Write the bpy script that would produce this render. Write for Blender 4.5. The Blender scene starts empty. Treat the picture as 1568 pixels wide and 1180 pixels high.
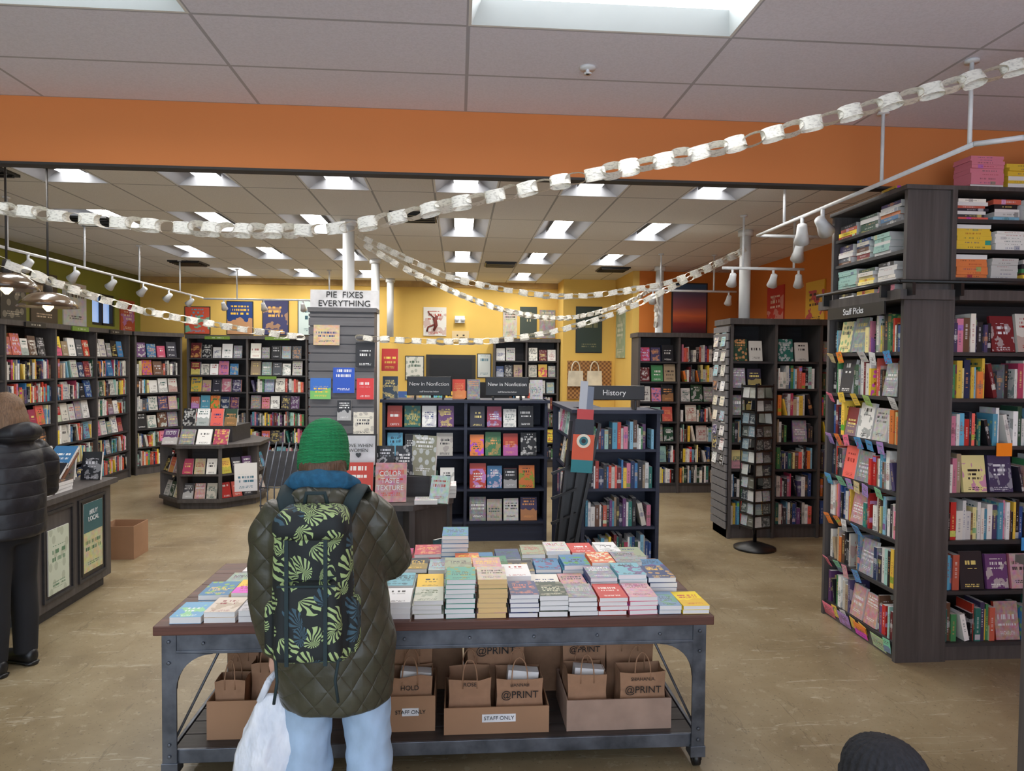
import bpy, math, random
from mathutils import Vector, Matrix, noise
random.seed(11)
R=random.random
def U(a,b): return a+(b-a)*random.random()
def s2l(c):
    c=c/255.0
    return c/12.92 if c<=.04045 else ((c+.055)/1.055)**2.4
def C(r,g,b): return (s2l(r),s2l(g),s2l(b),1.0)
T=lambda x,y,z: Matrix.Translation((x,y,z))
def RX(a): return Matrix.Rotation(a,4,'X')
def RY(a): return Matrix.Rotation(a,4,'Y')
def RZ(a): return Matrix.Rotation(a,4,'Z')
I4=Matrix.Identity(4)
coll=bpy.context.scene.collection

# ---------------------------------------------------------------- materials
class NT:
    def __init__(s,name,rough=.6,metal=0):
        s.m=bpy.data.materials.new(name); s.m.use_nodes=True
        s.t=s.m.node_tree; s.b=s.t.nodes['Principled BSDF']
        s.b.inputs['Roughness'].default_value=rough; s.b.inputs['Metallic'].default_value=metal
    def n(s,typ,**kw):
        nd=s.t.nodes.new(typ)
        for k,v in kw.items():
            if k[0]=='_': setattr(nd,k[1:],v)
        return nd
    def put(s,inp,val):
        if val is None: return
        if isinstance(val,bpy.types.NodeSocket): s.t.links.new(val,inp)
        else: inp.default_value=val
    def math(s,op,a,b=None,c=None):
        nd=s.t.nodes.new('ShaderNodeMath'); nd.operation=op
        s.put(nd.inputs[0],a); s.put(nd.inputs[1],b); s.put(nd.inputs[2],c)
        return nd.outputs[0]
    def mix(s,f,a,b):
        nd=s.t.nodes.new('ShaderNodeMix'); nd.data_type='RGBA'
        s.put(nd.inputs[0],f); s.put(nd.inputs[6],a); s.put(nd.inputs[7],b)
        return nd.outputs[2]
    def coord(s,scale=(1,1,1),kind='Object'):
        tc=s.t.nodes.new('ShaderNodeTexCoord'); mp=s.t.nodes.new('ShaderNodeMapping')
        mp.inputs['Scale'].default_value=scale
        s.t.links.new(tc.outputs[kind],mp.inputs[0]); return mp.outputs[0]
    def noise(s,vec,scale=5,detail=3,out=0,rough=.5):
        nd=s.t.nodes.new('ShaderNodeTexNoise'); s.put(nd.inputs['Vector'],vec)
        nd.inputs['Scale'].default_value=scale; nd.inputs['Detail'].default_value=detail
        nd.inputs['Roughness'].default_value=rough
        return nd.outputs[out]
    def ramp(s,f,stops):
        nd=s.t.nodes.new('ShaderNodeValToRGB'); s.put(nd.inputs[0],f)
        e=nd.color_ramp.elements
        while len(e)<len(stops): e.new(.5)
        for i,(p,c) in enumerate(stops): e[i].position=p; e[i].color=c
        return nd.outputs[0]
    def bump(s,h,strength=.3,dist=.01):
        nd=s.t.nodes.new('ShaderNodeBump'); s.put(nd.inputs['Height'],h)
        nd.inputs['Strength'].default_value=strength; nd.inputs['Distance'].default_value=dist
        s.t.links.new(nd.outputs[0],s.b.inputs['Normal'])
    def col(s,c): s.put(s.b.inputs['Base Color'],c); return s.m
def mul(c,k): return (min(1,c[0]*k),min(1,c[1]*k),min(1,c[2]*k),1)
def simple(name,c,rough=.6,metal=0,scale=8,amt=.15,bump=0,stretch=(1,1,1)):
    q=NT(name,rough,metal); v=q.coord(stretch); f=q.noise(v,scale,4)
    if bump: q.bump(f,bump,.01)
    return q.col(q.ramp(f,[(.3,mul(c,1-amt)),(.7,mul(c,1+amt))]))
def wood(name,c,amt=.3,axis=2,rough=.55):
    sc=[26,26,26]; sc[axis]=1.2
    q=NT(name,rough); v=q.coord(tuple(sc)); f=q.noise(v,1,5,rough=.65)
    q.bump(f,.12,.004)
    return q.col(q.ramp(f,[(.3,mul(c,1-amt)),(.55,c),(.75,mul(c,1+amt*1.3))]))
M_case=wood('wood_grey_laminate',C(80,75,74))
M_caseH=wood('wood_grey_laminate_dark',C(54,52,54),.25,0)
M_slatw=wood('slatwall_grey',C(104,103,106),.15,0)
M_navy=wood('wood_navy',C(40,46,66),.2,0)
M_rail=simple('white_metal',C(222,225,228),.35)
M_iron=simple('raw_iron',C(92,96,104),.42,.7,9,.5,.2)
M_black=simple('black_plastic',C(18,18,20),.4)
M_top=wood('table_plank_wood',C(92,54,42),.5,0,.45)
M_slat=wood('old_slat_wood',C(66,60,58),.4,0)
M_paper=simple('white_paper',C(228,228,230),.8)
M_kraft=simple('kraft_paper',C(156,118,90),.8,0,30,.08,.05)
M_card=simple('corrugated_card',C(160,122,92),.85,0,3,.1)
M_white=simple('white_paint',C(228,230,230),.5,0,4,.04)
M_refl=simple('troffer_reflector',C(150,152,158),.5,0,4,.04)
M_yellow=simple('wall_yellow_paint',C(232,192,98),.8,0,1.2,.05)
M_olive=simple('wall_olive_paint',C(142,144,56),.8,0,1.2,.06)
M_orange=simple('wall_orange_paint',C(212,120,46),.8,0,1.2,.05)
M_beam=simple('beam_orange_paint',C(210,126,66),.75,0,.8,.04)
M_dark=simple('dark_trim',C(45,42,40),.6)
M_skin=simple('skin',C(214,168,148),.5,0,20,.05)
M_hair=simple('brown_hair',C(84,60,42),.6,0,3,.35,.4,(60,60,4))
M_hairb=simple('light_brown_hair',C(112,84,60),.6,0,3,.35,.4,(60,60,4))

# books material (cover art & lettering driven by per-face attributes)
q=NT('printed_cover',.42)
a1=q.n('ShaderNodeAttribute'); a1.attribute_name='c1'
a2=q.n('ShaderNodeAttribute'); a2.attribute_name='c2'
uv=q.n('ShaderNodeUVMap'); uv.uv_map='UVMap'
sp=q.n('ShaderNodeSeparateXYZ'); q.t.links.new(uv.outputs[0],sp.inputs[0])
u_,v_=sp.outputs[0],sp.outputs[1]
fu=q.math('FRACT',u_); fv=q.math('FRACT',v_)
seed=q.math('FLOOR',u_)
isp=q.math('GREATER_THAN',v_,1.5)            # spine flag
nsp=q.math('SUBTRACT',1,isp)
isc=q.math('MULTIPLY',nsp,q.math('GREATER_THAN',seed,.5))   # cover flag
wn=q.n('ShaderNodeTexWhiteNoise'); wn.noise_dimensions='1D'; q.t.links.new(seed,wn.inputs['W'])
rnd=wn.outputs[0]
s3=q.n('ShaderNodeSeparateColor'); q.t.links.new(wn.outputs[1],s3.inputs[0]); r2,r3=s3.outputs[1],s3.outputs[2]
def lettering(lines,freq,cen,half,halfu,off):
    lv=q.math('MULTIPLY',fv,lines); cb=q.n('ShaderNodeCombineXYZ')
    q.put(cb.inputs[0],q.math('MULTIPLY',u_,freq)); q.put(cb.inputs[1],q.math('MULTIPLY',q.math('FLOOR',lv),3.7)); cb.inputs[2].default_value=off
    tx=q.math('GREATER_THAN',q.noise(cb.outputs[0],1,0),.47)
    lm=q.math('COMPARE',q.math('FRACT',lv),.5,.27)
    return q.math('MULTIPLY',q.math('MULTIPLY',tx,lm),q.math('MULTIPLY',q.math('COMPARE',fv,cen,half),q.math('COMPARE',fu,.5,halfu)))
tA=lettering(q.math('ADD',4,q.math('MULTIPLY',rnd,7)),q.math('ADD',12,q.math('MULTIPLY',r2,18)),q.math('ADD',.45,q.math('MULTIPLY',r3,.35)),.15,q.math('ADD',.24,q.math('MULTIPLY',r2,.17)),0.)
tB=lettering(20,40,q.math('ADD',.08,q.math('MULTIPLY',r2,.12)),.05,.3,5.)
tm=q.math('MULTIPLY',q.math('MAXIMUM',tA,tB),isc)
cs=q.n('ShaderNodeCombineXYZ'); q.put(cs.inputs[0],q.math('MULTIPLY',u_,44)); q.put(cs.inputs[1],seed)
ts=q.math('MULTIPLY',q.math('GREATER_THAN',q.noise(cs.outputs[0],1,0),.5),q.math('COMPARE',fv,.5,.14))
ts=q.math('MULTIPLY',ts,q.math('COMPARE',fu,q.math('ADD',.4,q.math('MULTIPLY',r2,.2)),.24))
ts=q.math('MULTIPLY',q.math('MULTIPLY',ts,isp),.65)
# spine band (publisher block)
bandm=q.math('MULTIPLY',q.math('MULTIPLY',isp,q.math('GREATER_THAN',rnd,.6)),q.math('COMPARE',fu,q.math('ADD',.12,q.math('MULTIPLY',r3,.8)),.08))
cb2=q.n('ShaderNodeCombineXYZ'); q.put(cb2.inputs[0],q.math('MULTIPLY',u_,2.6)); q.put(cb2.inputs[1],q.math('MULTIPLY',v_,3.2))
an=q.noise(cb2.outputs[0],1,2)
nc=q.n('ShaderNodeTexNoise'); q.t.links.new(cb2.outputs[0],nc.inputs['Vector']); nc.inputs['Scale'].default_value=2.2; nc.inputs['Detail'].default_value=4
vo=q.n('ShaderNodeTexVoronoi'); vo.voronoi_dimensions='2D'; q.t.links.new(cb2.outputs[0],vo.inputs['Vector']); vo.inputs['Scale'].default_value=1.3
art1=q.math('MULTIPLY',q.math('GREATER_THAN',an,.53),q.math('LESS_THAN',q.math('ABSOLUTE',q.math('SUBTRACT',fv,.4)),.38))
art2=q.math('LESS_THAN',vo.outputs['Distance'],.28)
art3=q.math('LESS_THAN',fv,q.math('ADD',.25,q.math('MULTIPLY',an,.4)))
k1=q.math('COMPARE',r2,.2,.2); k2=q.math('COMPARE',r2,.5,.1); k3=q.math('COMPARE',r2,.7,.1)
art=q.math('ADD',q.math('ADD',q.math('MULTIPLY',art1,k1),q.math('MULTIPLY',art2,k2)),q.math('MULTIPLY',art3,k3))
art=q.math('MULTIPLY',q.math('MULTIPLY',art,q.math('GREATER_THAN',rnd,.2)),isc)
hs=q.n('ShaderNodeHueSaturation'); q.put(hs.inputs['Hue'],q.math('ADD',.2,q.math('MULTIPLY',r3,.6))); q.t.links.new(a1.outputs[0],hs.inputs['Color'])
tone=q.mix(q.math('ADD',.2,q.math('MULTIPLY',r3,.4)),hs.outputs[0],a2.outputs[0])
c=q.mix(q.math('MULTIPLY',art,.9),a1.outputs[0],tone)
ph=q.math('MULTIPLY',q.math('MULTIPLY',q.math('GREATER_THAN',r2,.8),isc),.55)   # photographic covers
c=q.mix(ph,c,nc.outputs[1])
c=q.mix(bandm,c,tone); c=q.mix(tm,c,a2.outputs[0]); c=q.mix(ts,c,a2.outputs[0])
q.col(c); M_book=q.m

def emis(name,c,st):
    q=NT(name); q.b.inputs['Base Color'].default_value=(.8,.8,.8,1)
    q.b.inputs['Emission Color'].default_value=c; q.b.inputs['Emission Strength'].default_value=st
    return q.m
M_lens=emis('fluorescent_lens',(1,.975,.93,1),32)
M_lensF=emis('fluorescent_lens_front',(.97,.985,1,1),12)
M_bulb=emis('warm_bulb',(1,.7,.4,1),7)
M_spot=emis('spot_bulb',(1,.93,.8,1),6)
M_win=emis('window_daylight',C(110,155,215),.9)

def tilemat(name,c,lc,x0,y0,wx,wy,th):
    q=NT(name,.9); tc=q.n('ShaderNodeTexCoord'); sp=q.n('ShaderNodeSeparateXYZ'); q.t.links.new(tc.outputs['Object'],sp.inputs[0])
    fx=q.math('FRACT',q.math('DIVIDE',q.math('SUBTRACT',sp.outputs[0],x0-th/2),wx))
    fy=q.math('FRACT',q.math('DIVIDE',q.math('SUBTRACT',sp.outputs[1],y0-th/2),wy))
    m=q.math('MAXIMUM',q.math('LESS_THAN',fx,th/wx),q.math('LESS_THAN',fy,th/wy))
    n=q.noise(tc.outputs['Object'],90,2)
    base=q.ramp(n,[(.35,mul(c,.93)),(.6,c)])
    q.bump(q.math('SUBTRACT',n,q.math('MULTIPLY',m,-1.5)),.15,.004)
    return q.col(q.mix(m,base,lc))
M_ceilF=tilemat('ceiling_tile_front',C(230,230,244),C(176,177,188),.04,4.45,1.245,.56,.018)
M_ceilR=tilemat('ceiling_tile_rear',C(230,228,224),C(165,165,165),-.2,4.98,.52,1.04,.018)
# floor
q=NT('floor_stained_concrete',.34); v=q.coord()
n1=q.noise(v,1.3,5,rough=.6); n2=q.noise(v,14,5,rough=.7); n3=q.noise(v,60,2)
c=q.ramp(n1,[(.3,C(118,102,76)),(.5,C(142,126,97)),(.72,C(160,146,118))])
c=q.mix(q.math('MULTIPLY',q.math('GREATER_THAN',n2,.6),.35),c,C(178,166,140))
c=q.mix(q.math('MULTIPLY',q.math('GREATER_THAN',n3,.66),.5),c,C(84,72,54))
n4=q.noise(q.coord((1,9,1)),1.1,4); c=q.mix(q.math('MULTIPLY',q.math('COMPARE',n4,.62,.006),.4),c,C(200,192,172))
n5=q.noise(q.coord((6,1,1)),.9,4); c=q.mix(q.math('MULTIPLY',q.math('COMPARE',n5,.4,.004),.35),c,C(90,78,60))
q.put(q.b.inputs['Roughness'],q.math('ADD',.24,q.math('MULTIPLY',n2,.25)))
q.bump(n2,.06,.004); q.col(c); M_floor=q.m

# ---------------------------------------------------------------- mesh builder
PW=C(230,228,226)
class MB:
    def __init__(s): s.v=[];s.f=[];s.m=[];s.c1=[];s.c2=[];s.uv=[];s.sm=[]
    def face(s,pts,m=0,c1=PW,c2=PW,uv=None):
        b=len(s.v); s.v+= [tuple(p) for p in pts]; s.f.append(tuple(range(b,b+len(pts))))
        s.m.append(m); s.sm.append(False)
        if uv is None: uv=[(0,0)]*len(pts)
        s.c1+= [c1]*len(pts); s.c2+=[c2]*len(pts); s.uv+=uv
    def box(s,M,x0,x1,y0,y1,z0,z1,m=0,cols=None):
        P=lambda x,y,z: M@Vector((x,y,z))
        p=[P(x0,y0,z0),P(x1,y0,z0),P(x1,y1,z0),P(x0,y1,z0),P(x0,y0,z1),P(x1,y0,z1),P(x1,y1,z1),P(x0,y1,z1)]
        F={'f':(0,1,5,4),'b':(2,3,7,6),'l':(3,0,4,7),'r':(1,2,6,5),'d':(3,2,1,0),'t':(4,5,6,7)}
        b=len(s.v); s.v+=[tuple(a) for a in p]
        for k,ix in F.items():
            s.f.append(tuple(b+i for i in ix)); s.m.append(m); s.sm.append(False)
            c1,c2,kind=PW,PW,0
            if cols: c1,c2,kind=cols.get(k,cols['*'])
            s.c1+=[c1]*4; s.c2+=[c2]*4
            k0=float(random.randint(1,900)); e=.001
            if kind==1: s.uv+=[(k0+e,e),(k0+1-e,e),(k0+1-e,1-e),(k0+e,1-e)]
            elif kind==2: s.uv+=[(k0+1-e,2.05),(k0+1-e,2.95),(k0+e,2.95),(k0+e,2.05)]
            elif kind==3: s.uv+=[(k0+e,2.05),(k0+1-e,2.05),(k0+1-e,2.95),(k0+e,2.95)]
            else: s.uv+=[(0,0)]*4
    def geo(s,vs,fs,m=0,c1=PW,smooth=True,M=None):
        b=len(s.v); s.v+=[tuple((M@Vector(a)) if M else a) for a in vs]
        for f in fs:
            s.f.append(tuple(b+i for i in f)); s.m.append(m); s.sm.append(smooth)
            s.c1+=[c1]*len(f); s.c2+=[c1]*len(f); s.uv+=[(0,0)]*len(f)
    def tube(s,path,rad,seg=12,m=0,c1=PW,M=None,ref=(0,1,0)):
        vs,fs=tube_geo(path,rad,seg,ref); s.geo(vs,fs,m,c1,True,M)
    def prism(s,pts,z0,z1,m=0,c1=PW):
        n=len(pts); lo=[(x,y,z0) for x,y in pts]; hi=[(x,y,z1) for x,y in pts]
        s.face(lo[::-1],m,c1,c1); s.face(hi,m,c1,c1)
        for i in range(n):
            j=(i+1)%n; s.face([lo[i],lo[j],hi[j],hi[i]],m,c1,c1)
    def obj(s,name,mats,parent=None,bevel=0,M=None):
        me=bpy.data.meshes.new(name); me.from_pydata(s.v,[],s.f)
        for mt in mats: me.materials.append(mt)
        me.polygons.foreach_set('material_index',s.m)
        me.polygons.foreach_set('use_smooth',s.sm)
        a=me.attributes.new('c1','FLOAT_COLOR','CORNER'); a.data.foreach_set('color',[x for c in s.c1 for x in c])
        a=me.attributes.new('c2','FLOAT_COLOR','CORNER'); a.data.foreach_set('color',[x for c in s.c2 for x in c])
        u=me.uv_layers.new(name='UVMap'); u.data.foreach_set('uv',[x for c in s.uv for x in c])
        me.update()
        o=bpy.data.objects.new(name,me); coll.objects.link(o)
        if parent: o.parent=parent
        if M is not None: o.matrix_local=M
        if bevel:
            b=o.modifiers.new('bevel','BEVEL'); b.width=bevel; b.segments=2; b.limit_method='ANGLE'
        return o
def tube_geo(path,rad,seg=12,ref=(0,1,0)):
    path=[Vector(p) for p in path]; n=len(path); ref=Vector(ref); vs=[];fs=[]
    for i,p in enumerate(path):
        t=(path[min(i+1,n-1)]-path[max(i-1,0)]).normalized()
        a=ref-t*ref.dot(t)
        if a.length<.05: a=Vector((1,0,0))-t*t.x
        if a.length<.05: a=Vector((0,0,1))-t*t.z
        a.normalize(); sd=t.cross(a)
        r=rad[i] if isinstance(rad,(list,tuple)) else rad
        rx,ry=(r if isinstance(r,(list,tuple)) else (r,r))
        for k in range(seg):
            w=2*math.pi*k/seg; vs.append(p+sd*rx*math.cos(w)+a*ry*math.sin(w))
    for i in range(n-1):
        for k in range(seg):
            k2=(k+1)%seg; fs.append((i*seg+k,i*seg+k2,(i+1)*seg+k2,(i+1)*seg+k))
    fs.append(tuple(range(seg))[::-1]); fs.append(tuple((n-1)*seg+k for k in range(seg)))
    return vs,fs
def empty(name,M=I4,parent=None):
    o=bpy.data.objects.new(name,None); coll.objects.link(o); o.parent=parent; o.matrix_local=M; o.empty_display_size=.1; return o
def text(name,body,size,M,mat,parent=None,ext=.001,sx=1):
    cu=bpy.data.curves.new(name,'FONT'); cu.body=body; cu.size=size; cu.align_x='CENTER'; cu.align_y='CENTER'; cu.extrude=ext
    cu.materials.append(mat); o=bpy.data.objects.new(name,cu); coll.objects.link(o); o.parent=parent
    o.matrix_local=M@RX(math.pi/2)@Matrix.Diagonal((sx,1,1,1)); return o

PAL=[(228,222,210),(238,235,228),(30,32,38),(22,22,26),(190,44,40),(206,66,46),(226,126,60),(236,196,76),(44,78,140),(30,50,92),(60,120,172),(126,178,202),
 (44,118,108),(66,130,82),(40,74,56),(104,64,116),(214,128,152),(184,66,98),(118,34,42),(104,72,54),(178,156,126),(92,98,108),(238,224,156),(158,200,190),(200,96,76),(74,66,104),(246,246,244),(228,228,224),(60,60,66),
 (240,238,234),(232,230,226),(242,240,234),(38,40,48),(26,28,36),(46,44,60),(214,208,198),(236,104,92),(90,165,195),(244,212,70),(236,232,222),(224,220,212),(34,34,38),(240,240,238)]
def pick(): 
    c=random.choice(PAL); k=U(.86,1.1); return C(min(255,c[0]*k),min(255,c[1]*k),min(255,c[2]*k))
def pick2(c):
    l=c[0]*.3+c[1]*.6+c[2]*.1
    if l>.3: return random.choice([C(20,20,25),C(160,36,34),C(30,50,120),C(20,84,78),C(40,40,44)])
    return random.choice([C(242,242,238),C(240,220,130),C(238,238,238),C(236,165,100),C(224,224,230)])
def spinebook(mb,M,x,t,h,z,y0=.03,d=.14,c=None):
    c=c or pick(); c2=pick2(c)
    mb.box(M,x,x+t,y0,y0+d,z,z+h,0,{'*':(c,c,0),'f':(c,c2,2),'t':(PW,PW,0),'l':(c,c2,1),'r':(c,c2,1)})
def facebook(mb,M,x,w,h,z,y0=.04,c=None,c2=None,th=.022,lean=.16):
    c=c or pick(); c2=c2 or pick2(c)
    mb.box(M@T(x,y0,z+.005)@RX(-lean),0,w,0,th,0,h,0,{'*':(c,c,0),'f':(c,c2,1),'t':(PW,PW,0),'r':(PW,PW,0)})
def flatbook(mb,M,x,y,w,d,z,t,c=None,c2=None,edge='p',jit=.006):
    c=c or pick(); c2=c2 or pick2(c); N=M@T(x+w/2+U(-jit,jit),y+d/2+U(-jit,jit),z)@RZ(U(-jit,jit)*4)
    ef=(PW,PW,0) if edge=='p' else (c,c2,3)
    mb.box(N,-w/2,w/2,-d/2,d/2,0,t,0,{'*':(PW,PW,0),'t':(c,c2,1),'d':(c,c,0),'l':(c,c,0),'f':ef})
def row(mb,M,x0,x1,z,hmax,kind,y0=.03,d=.14):
    x=x0+.01
    if kind=='f':
        while x<x1-.12:
            w=U(.125,.17); h=min(hmax-.015,w*U(1.4,1.55))
            if x+w>x1: break
            facebook(mb,M,x,w,h,z,y0+.01); 
            if R()<.35: facebook(mb,M,x+.003,w,h,z,y0+.035)
            x+=w+U(.012,.03)
        return
    segs=kind=='m'
    nf=x+U(.05,.4)
    while x<x1-.02:
        if segs and x>nf and x<x1-.17:
            w=U(.13,.16); facebook(mb,M,x+.01,w,min(hmax-.01,w*1.5),z,y0); x+=w+.02
            if R()<.5: nf=x+U(.12,.4)
            continue
        t=U(.012,.042); h=min(hmax-.01,U(.16,.245))
        if x+t>x1: break
        if R()<.05 and x<x1-.1:
            x+=.05; a=.22; N=M@T(x,0,z+.002)@RY(-a); c=pick()
            mb.box(N,0,t,y0,y0+d,0.0,h*.93,0,{'*':(c,c,0),'f':(c,pick2(c),2),'t':(PW,PW,0)}); x+=t+.004; continue
        spinebook(mb,M,x,t,h,z,y0+U(0,.018),d); x+=t+.001
        if R()<.04: x+=U(.02,.06)
def stackrow(mb,M,x0,x1,z,hmax,y0=.03,hr=(.1,.24)):
    x=x0+.01
    while x<x1-.16:
        w=U(.19,.25); w=min(w,x1-x); zz=z; H=min(hmax-.01,U(*hr)); c=pick() if R()<.3 else None
        if R()<.3: c=random.choice([C(228,190,60),C(220,130,150),C(222,126,70),C(170,195,100),C(235,235,230)])
        while zz<z+H-.014:
            t=U(.012,.03) 
            if zz+t>z+hmax-.005: break
            ww=w-.02 if c else w-U(.02,.06)
            flatbook(mb,M,x,y0,ww,.15,zz,t,c=c,edge='s' if R()<.8 else 'p'); zz+=t+.0005
        x+=w+.008
def bookcase(name,M,W,H,D,zs,kinds,sect=1.0,mat=M_case,crown=.06,books='shelved_books',tshelf=.022):
    mb=MB(); bk=MB(); t=.03
    mb.box(M,0,W,.03,D,0,zs[0]-tshelf)
    n=max(1,round(W/sect)); sw=W/n
    for i in range(n+1):
        x=i*sw; x0=x-t/2 if 0<i<n else (0 if i==0 else W-t)
        mb.box(M,x0,x0+t,0,D,0,H)
    mb.box(M,t,W-t,D-.012,D,zs[0],H-crown,1)
    for z in zs: mb.box(M,t,W-t,.012,D-.012,z-tshelf,z,1)
    mb.box(M,-.02,W+.02,-.025,D,H-crown,H)
    zz=zs+[H-crown]
    for i in range(n):
        for r in range(len(zs)):
            k=kinds[r%len(kinds)]; k=k[i%len(k)]
            a=i*sw+t+.005; b=(i+1)*sw-t-.005; hm=zz[r+1]-zs[r]-tshelf
            row(bk,M,a,b,zs[r],hm,k,d=min(.14,D-.06))
    o=mb.obj(name,[mat,M_caseH if mat!=M_navy else M_navy]); 
    b=bk.obj(books,[M_book])
    return o,b

# ---------------------------------------------------------------- room shell
XL,XR,YB,YF=-5.4,4.3,12.6,-3.0
ZF,ZR=3.35,3.22
def slab(name,x0,x1,y0,y1,z0,z1,mat,**k):
    mb=MB(); mb.box(I4,x0,x1,y0,y1,z0,z1); return mb.obj(name,[mat],**k)
slab('floor',XL-.1,XR+.1,YF,YB+.1,-.1,0,M_floor)
def wall_with_holes(name,axis,pos,a0,a1,z0,z1,holes,mat,th=.1):
    mb=MB(); xs=sorted(set([a0,a1]+[h[0] for h in holes]+[h[1] for h in holes])); zs=sorted(set([z0,z1]+[h[2] for h in holes]+[h[3] for h in holes]))
    for i in range(len(xs)-1):
        for j in range(len(zs)-1):
            cx=(xs[i]+xs[i+1])/2; cz=(zs[j]+zs[j+1])/2
            if any(h[0]<cx<h[1] and h[2]<cz<h[3] for h in holes): continue
            if axis=='x': mb.box(I4,min(pos,pos+th),max(pos,pos+th),xs[i],xs[i+1],zs[j],zs[j+1])
            else: mb.box(I4,xs[i],xs[i+1],min(pos,pos+th),max(pos,pos+th),zs[j],zs[j+1])
    return mb.obj(name,[mat])
LW=[(8.0,8.75,2.3,2.78),(11.0,11.7,2.32,2.8)]
wall_with_holes('wall_left','x',XL,YF,YB+.1,0,ZF+.1,LW,M_olive,-.1)
for i,h in enumerate(LW):
    mb=MB(); mb.box(I4,XL-.09,XL-.08,h[0],h[1],h[2],h[3],1)
    for a,b in ((h[0],h[0]+.04),(h[1]-.04,h[1]),((h[0]+h[1])/2-.02,(h[0]+h[1])/2+.02)): mb.box(I4,XL-.07,XL-.02,a,b,h[2],h[3])
    for a,b in ((h[2],h[2]+.04),(h[3]-.04,h[3])): mb.box(I4,XL-.07,XL-.02,h[0]+.04,h[1]-.04,a,b)
    mb.obj('window_%d'%(i+1),[M_dark,M_win])
slab('wall_back',XL,2.66,YB,YB+.1,0,ZF+.1,M_yellow)
slab('wall_back_bumpout',1.77,2.66,11.9,YB,0,ZR,M_yellow)
slab('wall_side_yellow',2.66,2.76,10.7,YB+.1,0,ZR,M_yellow)
slab('wall_orange',2.76,XR,10.7,10.8,0,ZR,M_orange)
slab('wall_right',XR,XR+.1,YF,10.8,0,ZF+.1,M_orange)
slab('trim_left',XL,XL+.03,4.8,YB,ZR-.12,ZR,simple('trim_olive',C(104,104,48),.7))
slab('trim_back',XL+.03,1.77,YB-.03,YB,ZR-.1,ZR,simple('trim_tan',C(186,150,90),.7))
slab('baseboard_right',XR-.02,XR,YF,10.7,0,.12,M_dark)
# storefront behind the camera: window wall with mullions, daylight enters here
mb=MB(); 
for x in (XL,-3,-.6,1.8,XR-.1): mb.box(I4,x,x+.1,YF-.05,YF,0,ZF)
mb.box(I4,XL,XR,YF-.05,YF,0,.35); mb.box(I4,XL,XR,YF-.05,YF,3.1,ZF); 
mb.obj('window_storefront',[M_dark])
def ceiling(name,x0,x1,y0,y1,z,holes,mat):
    mb=MB(); xs=sorted(set([x0,x1]+[a for h in holes for a in h[:2]])); ys=sorted(set([y0,y1]+[a for h in holes for a in h[2:]]))
    for i in range(len(xs)-1):
        for j in range(len(ys)-1):
            cx=(xs[i]+xs[i+1])/2; cy=(ys[j]+ys[j+1])/2
            if any(h[0]<cx<h[1] and h[2]<cy<h[3] for h in holes): continue
            mb.face([(xs[i],ys[j],z),(xs[i],ys[j+1],z),(xs[i+1],ys[j+1],z),(xs[i+1],ys[j],z)])
    return mb.obj(name,[mat])
M_lip=simple('troffer_lip',C(196,204,206),.5,0,4,.03)
def troffer(h,z,long='y'):
    x0,x1,y0,y1=h; mb=MB(); e=.014
    dz=.1 if long=='y' else .07
    if long=='y': ax0,ax1,ay0,ay1=x0+(x1-x0)*.3,x1-(x1-x0)*.3,y0+(y1-y0)*.06,y1-(y1-y0)*.06
    else: ax0,ax1,ay0,ay1=x0+.06,x1-.06,y0+.09,y1-.12
    o=[(x0,y0,z),(x1,y0,z),(x1,y1,z),(x0,y1,z)]; a=[(x0+e,y0+e,z),(x1-e,y0+e,z),(x1-e,y1-e,z),(x0+e,y1-e,z)]
    b=[(ax0,ay0,z+dz),(ax1,ay0,z+dz),(ax1,ay1,z+dz),(ax0,ay1,z+dz)]
    rm=2
    for i in range(4):
        j=(i+1)%4; mb.face([o[i],a[i],a[j],o[j]]); mb.face([a[i],b[i],b[j],a[j]],rm)
    if long=='y':
        for x in (ax0,ax1): mb.box(I4,x-.004,x+.004,ay0,ay1,z+dz-.035,z+dz,2)
    mb.face(b[::-1],1)
    mb.obj('ceiling_light',[M_white,M_lens if long=='y' else M_lensF,M_refl if long=='y' else M_lip])
HF=[(.04,1.285,2.77,3.33),(-2.45,-1.205,2.77,3.33),(.04,1.285,-.6,-.04),(-2.45,-1.205,-.6,-.04)]
ceiling('ceiling_front',XL,XR,YF,4.47,ZF,HF,M_ceilF)
for h in HF: troffer(h,ZF,'x')
HR=[]
def addr(xc,yc): HR.append((xc-.26,xc+.26,yc-.52,yc+.52))
for xc in (.06,1.1,2.14,-.98,-2.02,-3.06): addr(xc,5.5)
for yc in (7.58,9.66):
    for xc in (.06,1.1,2.14,-1.5,-2.54,-3.58): addr(xc,yc)
for xc in (-1.5,-2.54,-3.58,.06,1.1): addr(xc,11.74)
ceiling('ceiling_rear',XL,XR,4.52,YB,ZR,HR,M_ceilR)
for h in HR: troffer(h,ZR)
mb=MB(); mb.box(I4,XL,XR,4.45,4.52,2.965,ZF+.02,0); mb.box(I4,XL,XR,4.44,4.53,2.95,2.965,1); mb.obj('ceiling_beam',[M_beam,M_dark])
for x,y in ((-.43,7.0),(-3.7,7.6),(.6,10.2),(2.3,10.9-.4),(-3.9,10.7),(-3.6,5.6)):
    mb=MB(); mb.box(I4,x-.22,x+.22,y-.22,y+.22,ZR-.02,ZR)
    for k in range(5): mb.box(I4,x-.2,x+.2,y-.19+k*.085,y-.16+k*.085,ZR-.035,ZR-.02)
    mb.obj('ceiling_vent',[M_black])
mb=MB(); mb.tube([(.67,3.73,ZF),(.67,3.73,ZF-.012)],[.045,.04],20); mb.tube([(.67,3.73,ZF-.01),(.67,3.73,ZF-.035)],.01,10); mb.tube([(.67,3.73,ZF-.03),(.67,3.73,ZF-.035)],.022,14)
mb.obj('fire_sprinkler',[M_rail])
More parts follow.
